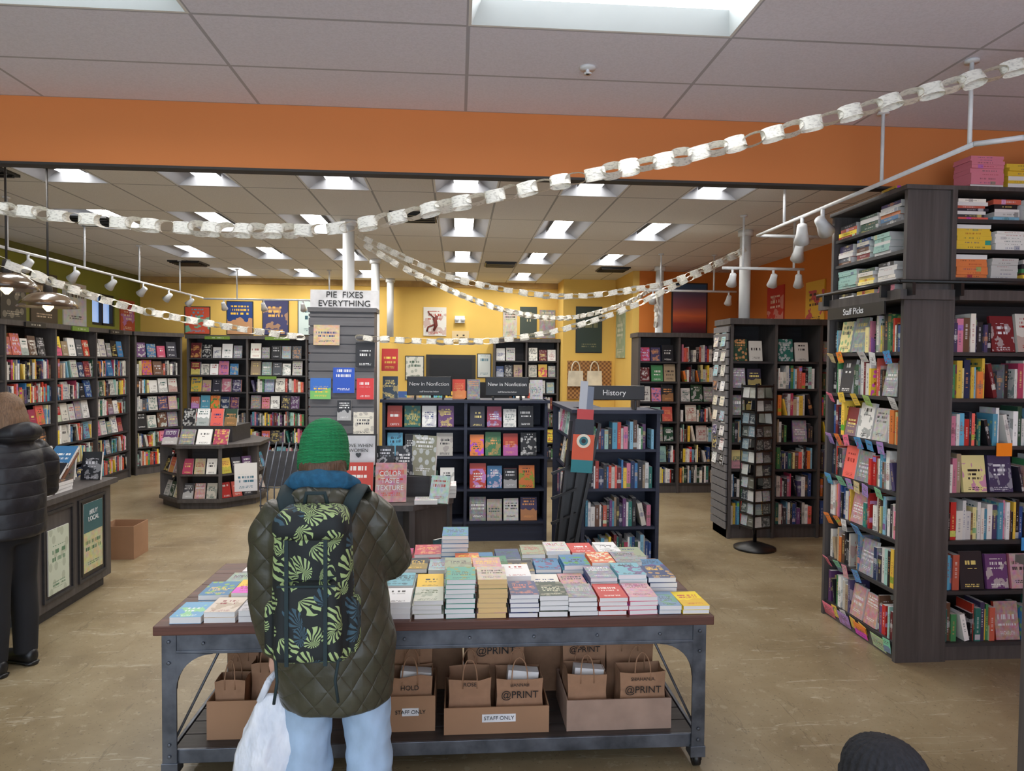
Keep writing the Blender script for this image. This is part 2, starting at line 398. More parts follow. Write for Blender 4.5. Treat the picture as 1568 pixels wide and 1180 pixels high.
for x,y,z0 in ((-1.1,7.3,0),(3.03,7.35,2.285),(2.93,10.2,0),(-1.14,10.0,0),(-1.15,12.3,2.23)):
    mb=MB(); mb.tube([(x,y,z0),(x,y,ZR)],.058,24); mb.tube([(x,y,ZR-.06),(x,y,ZR-.002)],.08,24); mb.obj('column',[M_white])

# ---------------------------------------------------------------- right big bookcase (corner tower)
ZS=[.11,.43,.74,1.03,1.32,1.61,1.89]
mb=MB(); bk=MB()
X0,X1,Y0,Y1=2.66,4.25,4.07,4.95
A=T(X0,Y1,0)@RZ(-math.pi/2)     # left face frame: local x-> -y, local y -> +x
WL=Y1-Y0
B=T(2.95,Y0,0); WB=X1-2.95
mb.box(A,-.0,.03,0,.29,0,2.2); mb.box(A,.03,WL-.03,.02,.29,0,.09)
mb.box(I4,X0,2.95,Y0,Y0+.03,0,2.2)
mb.box(I4,2.95,2.98,Y0,Y1,0,2.86)
mb.box(A,.03,WL-.03,.27,.285,.09,2.2,1)
for z in ZS: mb.box(A,.03,WL-.03,.01,.27,z-.022,z,1)
mb.box(B,.03,WB,.02,.4,0,.09); mb.box(B,.03,WB,.38,.4,.09,2.86,1); mb.box(B,WB-.03,WB,0,.38,.09,2.86)
for z in ZS+[2.34,2.51,2.69]: mb.box(B,.03,WB-.03,.01,.38,z-.022,z,1)
mb.box(I4,X0-.05,2.95,Y0-.04,Y1+.04,2.2,2.26); mb.box(B,.03,WB-.03,-.04,.38,2.2,2.26)
mb.box(I4,X0+.02,2.95,Y0+.02,Y0+.05,2.26,2.86); mb.box(A,0,.03,.02,.29,2.26,2.86); mb.box(A,.03,WL-.05,.27,.285,2.26,2.86,1)
for z in (2.34,2.51,2.69): mb.box(A,.03,WL-.05,.03,.27,z-.02,z,1)
mb.box(I4,X0,X1,Y0,Y0+.4,2.86,2.885); mb.box(I4,X0,2.95,Y0+.4,Y1,2.86,2.885)
for a,b in (((X0-.08,Y0-.08,2.3),(X1,Y0-.08,2.3)),((X0-.08,Y0-.08,2.3),(X0-.08,Y1,2.3))):
    mb.tube([a,b],.012,10,2,ref=(0,0,1))
for x in (X0,X0+.3,3.9): mb.box(I4,x-.01,x+.01,Y0-.09,Y0-.03,2.22,2.31,2)
for y in (Y0+.1,Y1-.1): mb.box(I4,X0-.09,X0-.03,y-.01,y+.01,2.22,2.31,2)
case=mb.obj('corner_bookcase',[M_case,M_caseH,M_black])
sg=MB(); sg.box(I4,X0-.062,X0-.05,Y0+.1,Y1-.12,2.12,2.2); sgo=sg.obj('staff_picks_sign',[M_black])
text('lettering','Staff Picks',.06,T(X0-.064,(Y0+Y1)/2,2.16)@RZ(-math.pi/2),M_paper,sgo)
for i,z in enumerate(ZS): 
    hm=(ZS+[2.2])[i+1]-z-.02
    row(bk,A,.04,WL-.04,z,hm,'m',y0=.02); row(bk,B,.04,WB-.04,z,hm,'m' if i in (0,1,3,6) else 's')
for i,z in enumerate((2.34,2.51,2.69)):
    hm=(2.51,2.69,2.86)[i]-z-.02
    stackrow(bk,A,.04,WL-.06,z,hm,y0=.05); stackrow(bk,B,.04,WB-.05,z,hm,y0=.03)
stackrow(bk,A,.05,WL-.1,2.26,.07,y0=.05)
stackrow(bk,T(X0+.05,Y0+.2,0),0,.28,2.886,.06,0,(.04,.05)); stackrow(bk,T(3.06,Y0+.02,0),0,.9,2.886,.24,0,(.15,.22))
bk.obj('shelved_books',[M_book])
tk=MB(); TC=[(255,140,50),(80,160,220),(170,215,120),(245,120,150),(245,205,80),(180,140,210),(130,210,170),(235,235,235)]
for i,z in enumerate(ZS):
    x=.02
    while x<WL-.1:
        if R()<.62 :
            c=C(*random.choice(TC)); h_=U(.06,.085); tk.box(A@T(x,-.005,z-.005)@RX(U(.1,.6))@RY(U(-.25,.25)),0,U(.06,.08),-.002,0,-h_,.01,0,{'*':(c,c,0),'f':(c,C(90,90,90),1)})
        x+=U(.085,.16)
for x,z,c in ((.32,1.32,(255,140,30)),(.52,1.32,(70,160,230)),(.5,.74,(70,160,230))):
    tk.box(B@T(x,0.0,z),0,.1,-.004,-.002,-.06,.02,0,{'*':(C(*c),C(*c),0)})
for i in range(4):
    c=C(*TC[(i*2+3)%7]); tk.box(A@T(.03+i*.2,-.005,.09)@RX(.3),0,.14,-.002,0,-.08,.01,0,{'*':(c,c,0),'f':(c,C(60,60,60),1)})
tk.obj('shelf_talker_cards',[M_book])
mb=MB(); mb.box(I4,2.26,2.86,2.0,2.65,0,1.02); mb.box(I4,2.24,2.88,1.98,2.67,1.02,1.05); mb.box(I4,2.253,2.26,2.1,2.55,.1,.95,1); mb.obj('display_cabinet',[M_case,M_caseH])
mb=MB(); mb.box(T(2.247,2.2,.62),0,.005,0,.24,0,.3,0,{'*':(PW,PW,0),'l':(PW,C(40,80,140),1)}); mb.obj('flyer',[M_book])

# ---------------------------------------------------------------- other bookcases
Z7=[.14,.43,.72,1.0,1.28,1.56,1.84]
def slatwall(mb,M,W,z0,z1,m=0,pitch=.085):
    z=z0
    while z<z1-.02:
        mb.box(M,0,W,-.014,0,z,min(z+pitch-.012,z1),m); z+=pitch
bookcase('bookcase',T(2.8,7.12,0),1.45,2.28,.42,Z7,['sms','msm','fsm','smm','fmm','fmm','fff'],.48)
mb=MB(); slatwall(mb,T(2.785,7.54,0)@RZ(-math.pi/2),.42,.1,2.2); mb.obj('slatwall_panel',[M_slatw])
cd=MB(); 
for k in range(9):
    for j in range(2): facebook(cd,T(2.755,7.5,0)@RZ(-math.pi/2),j*.2,.11,.15,.75+k*.155,0,c=random.choice([PW,C(220,210,190),C(150,190,200),pick()]),th=.006)
cd.obj('greeting_cards',[M_book])
bookcase('bookcase',T(2.5,9.7,0),1.75,2.24,.4,Z7,['ms','ms','fm','fm','ff','fm','fm'],.58)
bookcase('bookcase',T(-4.45,12.1,0),2.9,2.22,.4,Z7,['sms','fmf','msm','fff','fmf','ffm','fff'],.97)
bookcase('bookcase',T(.62,12.15,0),1.12,2.22,.4,Z7,['m','f','m','s','f','f','f'],.56)
LM=T(-5.0,4.3,0)@RZ(math.pi/2)
bookcase('bookcase',LM,7.0,2.24,.38,Z7,['smsmsms','msmfmsm','mfmmfmf','fmfmmfm','fmmfsmm','smfmsmm','fmfmfff'],1.0)
bookcase('bookcase',T(-4.98,11.42,0)@RZ(math.radians(52)),.78,2.24,.3,Z7,['s','m','f','m','m','m','f'],.8)
gs=MB()
for i in range(7):
    c=C(110,140,50) if i%2 else C(35,35,35)
    gs.box(LM,i+.3,i+.7,-.045,-.028,2.17,2.23,0,{'*':(c,c,0),'f':(c,C(240,240,230),3)})
for i in range(3): gs.box(T(-4.45,12.1,0),i*.97+.3,i*.97+.7,-.045,-.028,2.15,2.2,0,{'*':(C(110,140,50),PW,0),'f':(C(110,140,50),PW,3)})
for x,z in ((-3.3,1.5),(-2.2,1.3),(-2.3,1.02)): gs.box(T(x,12.08,z),0,.3,-.01,0,0,.045,0,{'*':(C(110,150,50),PW,0)})
gs.obj('section_signs',[M_book])
ZL=[.2,.53,.86,1.15]
bookcase('low_bookcase',T(-.74,7.1,0),1.65,1.43,.4,ZL,['ff'],.83,M_navy,crown=.03)
for xs_ in (-.28,.5):
    sg=MB(); sg.box(I4,xs_-.22,xs_+.22,7.12,7.14,1.47,1.66); sg.box(I4,xs_-.15,xs_-.13,7.1,7.2,1.43,1.47); sg.box(I4,xs_+.13,xs_+.15,7.1,7.2,1.43,1.47)
    o=sg.obj('section_sign',[M_black],bevel=.006); text('lettering','New in Nonfiction',.052,T(xs_,7.117,1.585),M_paper,o); text('lettering_small','staff favourites below',.022,T(xs_,7.117,1.51),M_paper,o)
bk=MB()
for i,x in enumerate((-.05,.1,.74)): facebook(bk,T(0,7.2,0),x,.13,.2,1.43,.0)
bk.obj('display_books',[M_book])
bookcase('history_bookcase',T(1.03,5.8,0),.66,1.42,.36,[.13,.44,.76,1.09],['s'],.7,M_navy,crown=.03)
mb=MB(); N=T(.96,7.08,0)@RZ(-math.pi/2); mb.box(N,0,.03,0,.3,0,1.39); mb.box(N,.03,.9,.28,.3,.1,1.39); mb.box(N,.9,1.26,.03,.06,0,1.39)
mb.box(N,.03,.9,.03,.28,.0,.1); mb.box(N,0,1.26,-.01,.06,1.39,1.42); mb.box(N,0,.9,.06,.3,1.39,1.42)
for z in ZL: mb.box(N,.03,.9,.03,.28,z-.02,z)
mb.obj('low_bookcase_end',[M_navy])
bk=MB()
for i,z in enumerate(ZL): row(bk,N,.04,.88,z,.25,'m' if i%2 else 'f',y0=.04)
bk.obj('shelved_books',[M_book])
sg=MB(); sg.box(I4,1.03,1.56,5.82,5.84,1.5,1.62); sg.box(I4,1.1,1.12,5.8,5.92,1.42,1.5); sg.box(I4,1.47,1.49,5.8,5.92,1.42,1.5)
o=sg.obj('history_sign',[M_black],bevel=.006); text('lettering','History',.065,T(1.3,5.817,1.56),M_paper,o)
# folded black easel + banner leaning on the end
mb=MB(); mb.box(T(.84,5.62,0)@RY(.13)@RX(-.05),-.1,.1,0,.03,0.02,1.1); 
for k in range(3): mb.box(T(.78+k*.05,5.56,0)@RY(.1+.05*k)@RX(-.06),-.012,.012,0,.02,0.01,1.35)
for k in range(5): mb.box(T(.86,5.6,.15+k*.2)@RY(.13-.5),-.11,.11,0,.02,0,.02)
mb.obj('folding_easel',[M_black])
bn=MB(); B_=T(.89,5.5,.95)@RY(.06)
for (a,b_,z0,z1,c) in ((0,.17,0,.1,(30,130,140)),(0,.17,.1,.3,(225,90,50)),(.01,.16,.3,.42,(30,36,50)),(.02,.15,.42,.5,(200,60,60)),(.03,.09,.5,.72,(190,195,205)),(.09,.14,.5,.68,(120,130,150))):
    bn.box(B_,a,b_,0,.006,z0,z1,0,{'*':(C(*c),C(*c),0)})
for r,c in ((.055,(240,230,210)),(.035,(40,120,130)),(.018,(20,20,30))):
    bn.geo(*tube_geo([(.085,-.001-(.06-r)*.05,.25),(.085,-.004-(.06-r)*.05,.25)],r,20,(0,0,1)),c1=C(*c),smooth=False,M=B_)
bn.obj('printed_banner',[M_book])

# slatwall tower
mb=MB(); X0t,X1t,Y0t,Y1t=-1.39,-.79,6.85,7.08
mb.box(I4,X0t,X1t,Y0t,Y1t,0,2.27); mb.box(I4,X0t-.02,X1t+.02,Y0t-.03,Y1t+.02,2.27,2.31)
slatwall(mb,T(X0t,Y0t,0),X1t-X0t,.1,2.25); slatwall(mb,T(X0t,Y1t,0)@RZ(-math.pi/2),Y1t-Y0t,.1,2.25)
mb.obj('slatwall_tower',[M_slatw])
sg=MB(); sg.box(T(X0t,Y0t,2.31)@RX(-.1),.0,.64,0,.006,0,.17); o=sg.obj('pie_fixes_everything_sign',[M_paper])
text('lettering','PIE  FIXES\nEVERYTHING',.083,T(X0t+.32,Y0t-.001,2.39)@RX(-.1),M_black,o)
bk=MB()
def pxbook(x,z,w,h,c,c2,y=Y0t-.05): facebook(bk,T(x,y,z),0,w,h,0,0,c=C(*c),c2=C(*c2),lean=.08)
pxbook(-1.35,1.95,.24,.19,(240,180,60),(40,60,120)); pxbook(-1.38,1.44,.19,.2,(50,110,200),(240,200,60))
pxbook(-1.17,1.5,.2,.24,(30,80,190),(240,240,240)); pxbook(-.95,1.44,.16,.2,(215,50,50),(240,240,240)); pxbook(-.96,1.75,.18,.23,(30,30,34),(240,240,240))
pxbook(-1.13,1.24,.13,.19,(30,30,34),(240,240,240)); pxbook(-1.36,.95,.15,.2,(60,60,90),(240,240,240)); pxbook(-.98,1.1,.19,.22,(226,220,205),(40,40,50))
bk.obj('tower_display_books',[M_book])
bk=MB(); facebook(bk,T(-.74,7.12,1.435),0,.15,.22,0,0,c=C(40,60,80),lean=.1); facebook(bk,T(-.745,7.06,1.71),0,.16,.22,0,0,c=C(205,45,35),c2=C(250,230,90)); 
bk.obj('banned_books_display',[M_book])

# octagonal display islands
def octo(cx,cy,r,h,zm,panel=False,rot=math.pi/8):
    mb=MB(); P=lambda rr:[(cx+rr*math.cos(rot+k*math.pi/4),cy+rr*math.sin(rot+k*math.pi/4)) for k in range(8)]
    mb.prism(P(r*.93),0,.08); mb.prism(P(r),.08,.12); mb.prism(P(r*.62),.12,h-.04,1)
    mb.prism(P(r*.98),zm-.02,zm); mb.prism(P(r*1.03),h-.04,h)
    for x,y in P(r*.95): mb.box(T(x,y,0)@RZ(math.atan2(y-cy,x-cx)),-.12,.02,-.02,.02,.12,h-.04)
    if panel:
        p=P(r*.96)
        for k in range(8):
            if k%2==0:
                a,b=p[k],p[(k+1)%8]; mb.face([(a[0],a[1],.12),(b[0],b[1],.12),(b[0],b[1],h-.04),(a[0],a[1],h-.04)])
    return mb,P
mb,P=octo(-3.1,9.4,.66,.78,.42); mb.prism([(-3.4,9.1),(-2.8,9.1),(-2.75,9.7),(-3.45,9.7)],.78,.98,1); mb.obj('octagonal_display_island',[M_case,M_caseH])
bk=MB(); r=.66
for k in range(8):
    am=math.pi/8+k*math.pi/4+math.pi/8; N=T(-3.1,9.4,0)@RZ(am+math.pi/2)@T(-.2,-r*.87,0)
    for z in (.12,.42):
        for j in range(3): facebook(bk,N,-.0+j*.14-.01,.12,.19,z,0.0,lean=.3)
for i in range(4): 
    facebook(bk,T(-3.42,9.13,.98),i*.17,.15,.22,0,0,lean=.3); facebook(bk,T(-3.55,8.83,.78),i*.2,.17,.2,0,0,lean=.5)
bk.obj('display_books',[M_book])
bk=MB(); facebook(bk,T(-2.66,8.72,.22)@RZ(.35),0,.26,.34,0,0,c=PW,c2=C(60,110,130),th=.01); bk.obj('framed_flyer',[M_book])
mb,P=octo(-.5,5.45,.5,.8,.42,True); mb.box(I4,-.85,-.2,5.3,5.65,.8,.95,1); mb.obj('feature_display_island',[M_case,M_caseH])
bk=MB()
for i in range(3): flatbook(bk,T(-.16,5.25,.8),0,0,.16,.22,i*.03,.028,c=PW)
facebook(bk,T(-.58,5.08,.8),0,.22,.28,0,0,c=C(214,50,36),c2=C(214,50,36),lean=.25); facebook(bk,T(-.82,5.1,.8),0,.22,.28,0,0,c=C(206,60,40),c2=C(250,240,230),lean=.25)
for i in range(5): facebook(bk,T(-.88,5.35,.95),i*.14,.13,.22,0,0,lean=.2)
facebook(bk,T(-.35,5.36,.95)@RZ(-.4),0,.2,.3,0,0,c=C(150,150,130)); facebook(bk,T(-.2,5.05,.8)@RZ(-.3),0,.14,.2,0,0,lean=.4)
flatbook(bk,T(-.3,5.0,.8),0,0,.16,.14,0,.03); facebook(bk,T(-.13,4.88,.3)@RZ(.75),0,.2,.27,0,0,c=C(50,90,100),lean=.1)
bk.obj('feature_books',[M_book])
sg=MB(); sg.box(T(-.85,5.28,1.03)@RX(-.1),0,.26,0,.015,0,.24,0); sg.box(T(-.85,5.27,1.03)@RX(-.1),.012,.248,-.002,.011,.012,.228,1); sg.box(I4,-.8,-.65,5.28,5.36,.95,1.04)
o=sg.obj('framed_message_sign',[M_dark,M_paper]); text('lettering','LOVE WHEN\nWOMEN\n♥',.036,T(-.72,5.262,1.15)@RX(-.1),M_black,o)
text('lettering_cookbook','COLOR\nTASTE\nTEXTURE',.05,T(-.47,5.055,.96)@RX(-.25),M_paper,o,sx=.9)
mb=MB()
for k in range(7):
    x=-1.62+k*.055; mb.tube([(x,6.0,0),(x,6.0,.75),(x+.05,6.1,1.12)],.006,8,ref=(1,0,0))
for z in (.3,.6,.75): mb.tube([(-1.63,6.0,z),(-1.28,6.0,z)],.006,8,ref=(0,0,1))
mb.box(I4,-1.64,-1.27,5.98,6.2,0,.03); mb.box(T(-1.6,6.06,.75)@RX(-.3),0,.3,0,.01,0,.3,1)
mb.obj('wire_magazine_rack',[M_iron,M_caseH])
# spinner rack
mb=MB(); cx,cy=2.92,6.72
mb.tube([(cx,cy,0),(cx,cy,.02),(cx,cy,.07)],[.2,.2,.05],28); mb.tube([(cx,cy,.05),(cx,cy,1.62)],.018,12)
for z in [.22+k*.125 for k in range(12)]:
    for s in range(4):
        N=T(cx,cy,z)@RZ(s*math.pi/2+.3); mb.box(N,-.1,.1,-.115,-.11,0,.012); mb.box(N,-.1,.1,-.09,-.085,-.01,.0); mb.box(N,-.1,-.096,-.115,-.02,-.005,.002); mb.box(N,.096,.1,-.115,-.02,-.005,.002)
for s in range(4):
    N=T(cx,cy,0)@RZ(s*math.pi/2+.3)
    for x in (-.1,.1): mb.box(N,x-.004,x+.004,-.11,-.102,.18,1.62)
mb.obj('card_spinner_rack',[M_black])
bk=MB()
for z in [.23+k*.125 for k in range(11)]:
    for s in range(4):
        N=T(cx,cy,z)@RZ(s*math.pi/2+.3)
        for j in (0,1):
            if R()<.85: facebook(bk,N,-.092+j*.095,.085,.1,0,-.102,c=random.choice([C(60,70,70),C(40,50,60),C(150,150,140),C(90,90,80),C(110,130,140),C(50,50,54),C(190,190,185)]),c2=C(170,175,170),th=.004,lean=.12)
bk.obj('postcards',[M_book])

# ---------------------------------------------------------------- left counter cabinet
mb=MB(); mb.box(I4,-3.9,-2.78,4.9,5.92,.08,.81); mb.box(I4,-3.86,-2.82,4.95,5.88,0,.08,1); mb.box(I4,-3.94,-2.74,4.86,5.96,.81,.85,0)
for y0,y1 in ((4.97,5.35),(5.42,5.82)):
    mb.box(I4,-2.78,-2.765,y0,y0+.02,.14,.76,1); mb.box(I4,-2.78,-2.765,y1-.02,y1,.14,.76,1); mb.box(I4,-2.78,-2.765,y0+.02,y1-.02,.14,.16,1); mb.box(I4,-2.78,-2.765,y0+.02,y1-.02,.74,.76,1)
mb.obj('display_counter',[M_case,M_caseH])
bk=MB(); N=T(-2.775,5.48,.2)@RZ(math.pi/2); bk.box(N,-.02,.3,-.007,0,-.02,.54,0,{'*':(C(30,30,30),PW,0)}); bk.box(N,0,.28,-.008,-.007,0,.3,0,{'*':(PW,PW,0),'f':(C(210,200,90),C(60,110,80),1)}); bk.box(N,0.0,.28,-.01,-.007,.3,.52,0,{'*':(PW,PW,0),'f':(C(50,96,104),C(50,96,104),0)})
N2=T(-2.775,5.02,.18)@RZ(math.pi/2); bk.box(N2,0,.26,-.008,0,0,.45,0,{'*':(PW,PW,0),'f':(C(205,214,196),C(90,130,100),1)})
po=bk.obj('counter_poster',[M_book]); text('lettering','#BUY\nLOCAL',.05,T(-2.763,5.62,.62)@RZ(math.pi/2),M_paper,po)
bk=MB()
for i,(x,y) in enumerate(((-2.98,4.95),(-3.2,4.95),(-3.42,4.98),(-2.98,5.2),(-3.2,5.22),(-3.5,5.3))):
    for k in range(random.randint(1,4)): flatbook(bk,I4,x,y,.17,.22,.85+k*.025,.024,edge='s')
bk.box(T(-3.35,5.5,.85)@RX(-.9),0,.4,0,.012,0,.36,0,{'*':(C(120,80,60),C(120,80,60),0)})
for i in range(2):
    for j in range(2): facebook(bk,T(-3.33+i*.2,5.47,.87+j*.11),0,.17,.22,0,j*.16,lean=.9)
for i in range(5): facebook(bk,T(-2.95,5.8-.0,.85),-.2*i,.15,.22,0,0,lean=.2)
bk.obj('counter_books',[M_book])

def openbox(name,M,w,d,h,mat,th=.006,label=None):
    mb=MB(); mb.box(M,0,w,0,d,0,th); mb.box(M,0,w,0,th,th,h); mb.box(M,0,w,d-th,d,th,h); mb.box(M,0,th,th,d-th,th,h); mb.box(M,w-th,w,th,d-th,th,h)
    o=mb.obj(name,[mat])
    if label:
        lb=MB(); lb.box(M,w*.36,w*.68,-.003,-.001,h*.45,h*.45+.035); l=lb.obj('label',[M_paper],parent=o); text('label_text',label,.024,M@T(w*.52,-.0035,h*.45+.017),M_black,o)
    return o
openbox('cardboard_box',T(-3.2,6.6,0),.3,.3,.3,M_card)

# ---------------------------------------------------------------- big display table
TX0,TX1,TY0,TY1=-1.26,1.14,3.03,3.97; ZT=.69
tab=empty('industrial_display_table')
mb=MB(); 
for k in range(5):
    y=TY0+k*(TY1-TY0)/5; mb.box(I4,TX0,TX1,y+.001,y+(TY1-TY0)/5-.001,ZT-.04,ZT)
mb.obj('plank_top',[M_top],tab,bevel=.004)
mb=MB(); f=.012
for y in (TY0+.02,TY1-.04): mb.box(I4,TX0+.03,TX1-.03,y,y+.015,ZT-.115,ZT-.04); mb.box(I4,TX0+.03,TX1-.03,y-.004,y+.02,ZT-.125,ZT-.11)
for x in (TX0+.03,TX1-.045): mb.box(I4,x,x+.015,TY0+.035,TY1-.04,ZT-.115,ZT-.04)
for x in (TX0+.03,TX1-.09):
    for y in (TY0+.015,TY1-.075):
        mb.box(I4,x,x+.06,y,y+.01,.09,ZT-.04); mb.box(I4,x if x<0 else x+.05,(x if x<0 else x+.05)+.01,y+.01,y+.06,.09,ZT-.04)
        mb.box(I4,x-.004,x+.064,y-.004,y+.064,.05,.1)
        sgn=1 if x<0 else -1; cxg=x+(.06 if sgn>0 else 0); r=.15; pts=[]
        for k in range(9):
            a=k/8*math.pi/2; pts.append((cxg+sgn*(r-r*math.cos(a)),ZT-.125-r+r*math.sin(a)))
        for k in range(8):
            a,b=pts[k],pts[k+1]
            mb.face([(a[0],y-.002,a[1]),(b[0],y-.002,b[1]),(cxg,y-.002,ZT-.12)]); mb.face([(a[0],y+.008,a[1]),(b[0],y+.008,b[1]),(cxg,y+.008,ZT-.12)])
            mb.face([(a[0],y-.002,a[1]),(b[0],y-.002,b[1]),(b[0],y+.014,b[1]),(a[0],y+.014,a[1])])
        mb.tube([(cxg+sgn*.17,y+.02,ZT-.12),(cxg-sgn*.01,y+.02,.2)],.006,8)
        for bz in (ZT-.07,ZT-.16,.13,.18): mb.tube([(x+.03,y-.008,bz),(x+.03,y,bz)],.008,8,ref=(0,0,1))
for k in range(8): mb.tube([(TX0+.2+k*.28,TY0+.01,ZT-.08),(TX0+.2+k*.28,TY0+.02,ZT-.08)],.007,8,ref=(0,0,1))
mb.box(I4,TX0+.05,TX1-.05,TY0+.03,TY0+.045,.09,.15); mb.box(I4,TX0+.05,TX1-.05,TY1-.06,TY1-.045,.09,.15)
for x in (TX0+.05,TX1-.065): mb.box(I4,x,x+.015,TY0+.045,TY1-.06,.09,.15)
mb.obj('iron_frame',[M_iron],tab,bevel=.002)
mb=MB()
for k in range(7):
    y=TY0+.05+k*(TY1-TY0-.12)/7; mb.box(I4,TX0+.07,TX1-.07,y+.004,y+(TY1-TY0-.12)/7-.004,.12,.145)
mb.obj('lower_shelf',[M_slat],tab)
mb=MB()
for x in (TX0+.06,TX1-.06):
    for y in (TY0+.045,TY1-.045):
        mb.tube([(x-.015,y,.032),(x+.015,y,.032)],.032,18,ref=(0,0,1)); mb.box(I4,x-.022,x-.017,y-.02,y+.02,.03,.055); mb.box(I4,x+.017,x+.022,y-.02,y+.02,.03,.055)
mb.obj('casters',[M_black],tab)
bk=MB()
def tstack(x,y,w,d,H,c,c2,edge=None,bt=.022):
    z=ZT+.001; n=max(1,round(H/bt)); t=H/n
    for k in range(n):
        e=PW if edge is None else edge
        N=T(x+w/2+U(-.004,.004),y+d/2+U(-.006,.006),z)@RZ(U(-.025,.025)); cc=C(*c); c22=C(*c2)
        bk.box(N,-w/2,w/2,-d/2,d/2,0,.0012,0,{'*':(mul(cc,1),cc,0)})
        bk.box(N,-w/2+.001,w/2-.001,-d/2+.001,d/2-.001,.0012,t-.0014,0,{'*':(e,e,0),'l':(cc,cc,0)})
        bk.box(N,-w/2,w/2,-d/2,d/2,t-.0014,t-.0004,0,{'*':(cc,cc,0),'t':(cc,c22,1)})
        z+=t
front=[(-.32,.075,(236,236,238),(30,30,35)),(-.185,.08,(205,205,190),(110,120,90)),(-.045,.17,(70,160,140),(20,80,80)),(.095,.17,(214,184,140),(60,40,30)),
 (.235,.1,(50,60,110),(230,120,90)),(.365,.095,(40,60,40),(210,210,180)),(.495,.085,(50,52,58),(190,190,190)),(.63,.08,(200,52,44),(240,230,220)),(.765,.08,(226,110,140),(120,30,60)),(.9,.042,(120,150,180),(60,80,80)),(1.005,.038,(244,214,20),(200,60,60))]
for i,(x,H,c,c2) in enumerate(front):
    tstack(x,TY0+.03,.127 if i<9 else (.1 if i==9 else .12),.195,H,c,c2,edge=C(224,190,130) if i==3 else None)
for i,(x,H,c,c2) in enumerate([(-1.2,.03,(110,170,210),(230,240,240)),(-1.06,.045,(220,205,190),(150,60,60)),(-.92,.05,(200,196,200),(60,60,80)),(-.78,.06,(210,90,60),(250,230,220)),(-.62,.07,(80,110,90),(240,240,240)),(-.46,.08,(230,225,215),(30,30,30))]):
    tstack(x,TY0+.03,.13,.19,H,c,c2)
rp=[(206,60,50),(242,196,56),(44,52,62),(232,227,217),(60,124,170),(96,66,100),(224,112,64),(150,160,130),(34,34,40),(196,66,88),(120,180,195),(236,236,236),(244,156,66),(40,62,112),(206,202,194),(70,74,80),(60,130,100)]
for r in range(1,4):
    x=-1.2+.03*r+r*.005
    while x<1.03:
        w=U(.125,.145); H=U(.025,.055) if x<-.6 else U(.05,.115)
        if r==3 and -.1<x<.05: H=.2
        if r==1 and -.1<x<.2: H=.15
        c=random.choice(rp); c2=random.choice([(240,240,240),(25,25,30),(240,200,80)]) if sum(c)<420 else random.choice([(25,25,30),(170,40,40),(30,60,110)])
        if x+w<TX1-.02: tstack(x,TY0+.03+r*.222,w-.004,.2,H,c,c2)
        x+=w+.004
bk.obj('book_stacks',[M_book])
def bag(M,w,d,h,txt=None,mat=M_kraft,parent=None,handle=True):
    e=empty('paper_bag',M,parent)
    mb=MB()
    def ring(z,b): return [(-w/2-b,-d/2,z),(-w/4,-d/2-b,z),(w/4,-d/2-b*.6,z),(w/2+b,-d/2,z),(w/2+b*.2,0,z),(w/2+b,d/2,z),(0,d/2+b,z),(-w/2-b,d/2,z),(-w/2-b*.2,0,z)]
    zs_=[0,.3*h,.65*h,h]; bs=[0,.008,.002,.006]; rings=[[(x,y,z+(U(-.008,.008) if z==h else 0)) for x,y,z in ring(a,b)] for a,b in zip(zs_,bs)]
    vs=[p for r_ in rings for p in r_]; fs=[]; k=9
    for i in range(3):
        for j in range(k): fs.append((i*k+j,i*k+(j+1)%k,(i+1)*k+(j+1)%k,(i+1)*k+j))
    fs.append(tuple(range(k))[::-1]); mb.geo(vs,fs,0,smooth=False)
    o=mb.obj('bag_body',[mat],e); sm=o.modifiers.new('thick','SOLIDIFY'); sm.thickness=.002
    if handle:
        mb=MB()
        for yy in (-d/2-.004,d/2+.004):
            pts=[(-w*.18,yy,h-.04)]+[(-w*.18*math.cos(a*math.pi/8),yy+U(-.004,.004)+(.02 if yy<0 else -.02)*math.sin(a*math.pi/8),h+.085*math.sin(a*math.pi/8)) for a in range(9)]+[(w*.18,yy,h-.04)]
            mb.tube(pts,.003,8,ref=(0,1,0))
        mb.obj('bag_handles',[mat],e)
    if txt: 
        for j,(t_,s_,zz) in enumerate(txt): text('print_%d'%j,t_,s_,T(0,-d/2-.011,zz),M_black,e,.0003)
    return e
zl=.1455
openbox('cardboard_box',T(-1.08,3.14,zl),.3,.3,.17,M_card); bag(T(-.99,3.22,zl+.008),.12,.1,.24); bag(T(-.86,3.3,zl+.008),.11,.1,.28); bag(T(-.98,3.37,zl+.008),.13,.08,.3)
openbox('cardboard_box',T(-.32,3.16,zl),.23,.3,.16,M_card,label='STAFF ONLY'); bag(T(-.205,3.25,zl+.008),.19,.12,.23,[('HOLD',.03,.18)]); bag(T(-.2,3.39,zl+.008),.17,.09,.3)
openbox('cardboard_box',T(-.05,3.12,zl),.47,.32,.12,M_card,label='STAFF ONLY')
bag(T(.065,3.24,zl+.008),.18,.15,.22,[('ROSE',.025,.2)]); bag(T(.29,3.23,zl+.008),.2,.14,.225,[('@PRINT',.045,.15),('HANNAH',.02,.195)]); bag(T(.19,3.38,zl+.008),.26,.08,.33,[('@PRINT',.05,.28)]); 
openbox('cardboard_box',T(.5,3.12,zl),.48,.34,.14,simple('brown_card_pink',C(158,132,116),.85))
bag(T(.6,3.24,zl+.008),.17,.15,.23); bag(T(.855,3.21,zl+.008),.2,.11,.24,[('@PRINT',.045,.16),('SHAHAN A.',.022,.21)]); bag(T(.62,3.4,zl+.008),.2,.09,.32,[('@PRINT',.04,.27)]); bag(T(.84,3.39,zl+.008),.22,.09,.3)
bag(T(.3,3.62,zl),.5,.2,.3,handle=False); bag(T(-.5,3.6,zl),.3,.2,.28)
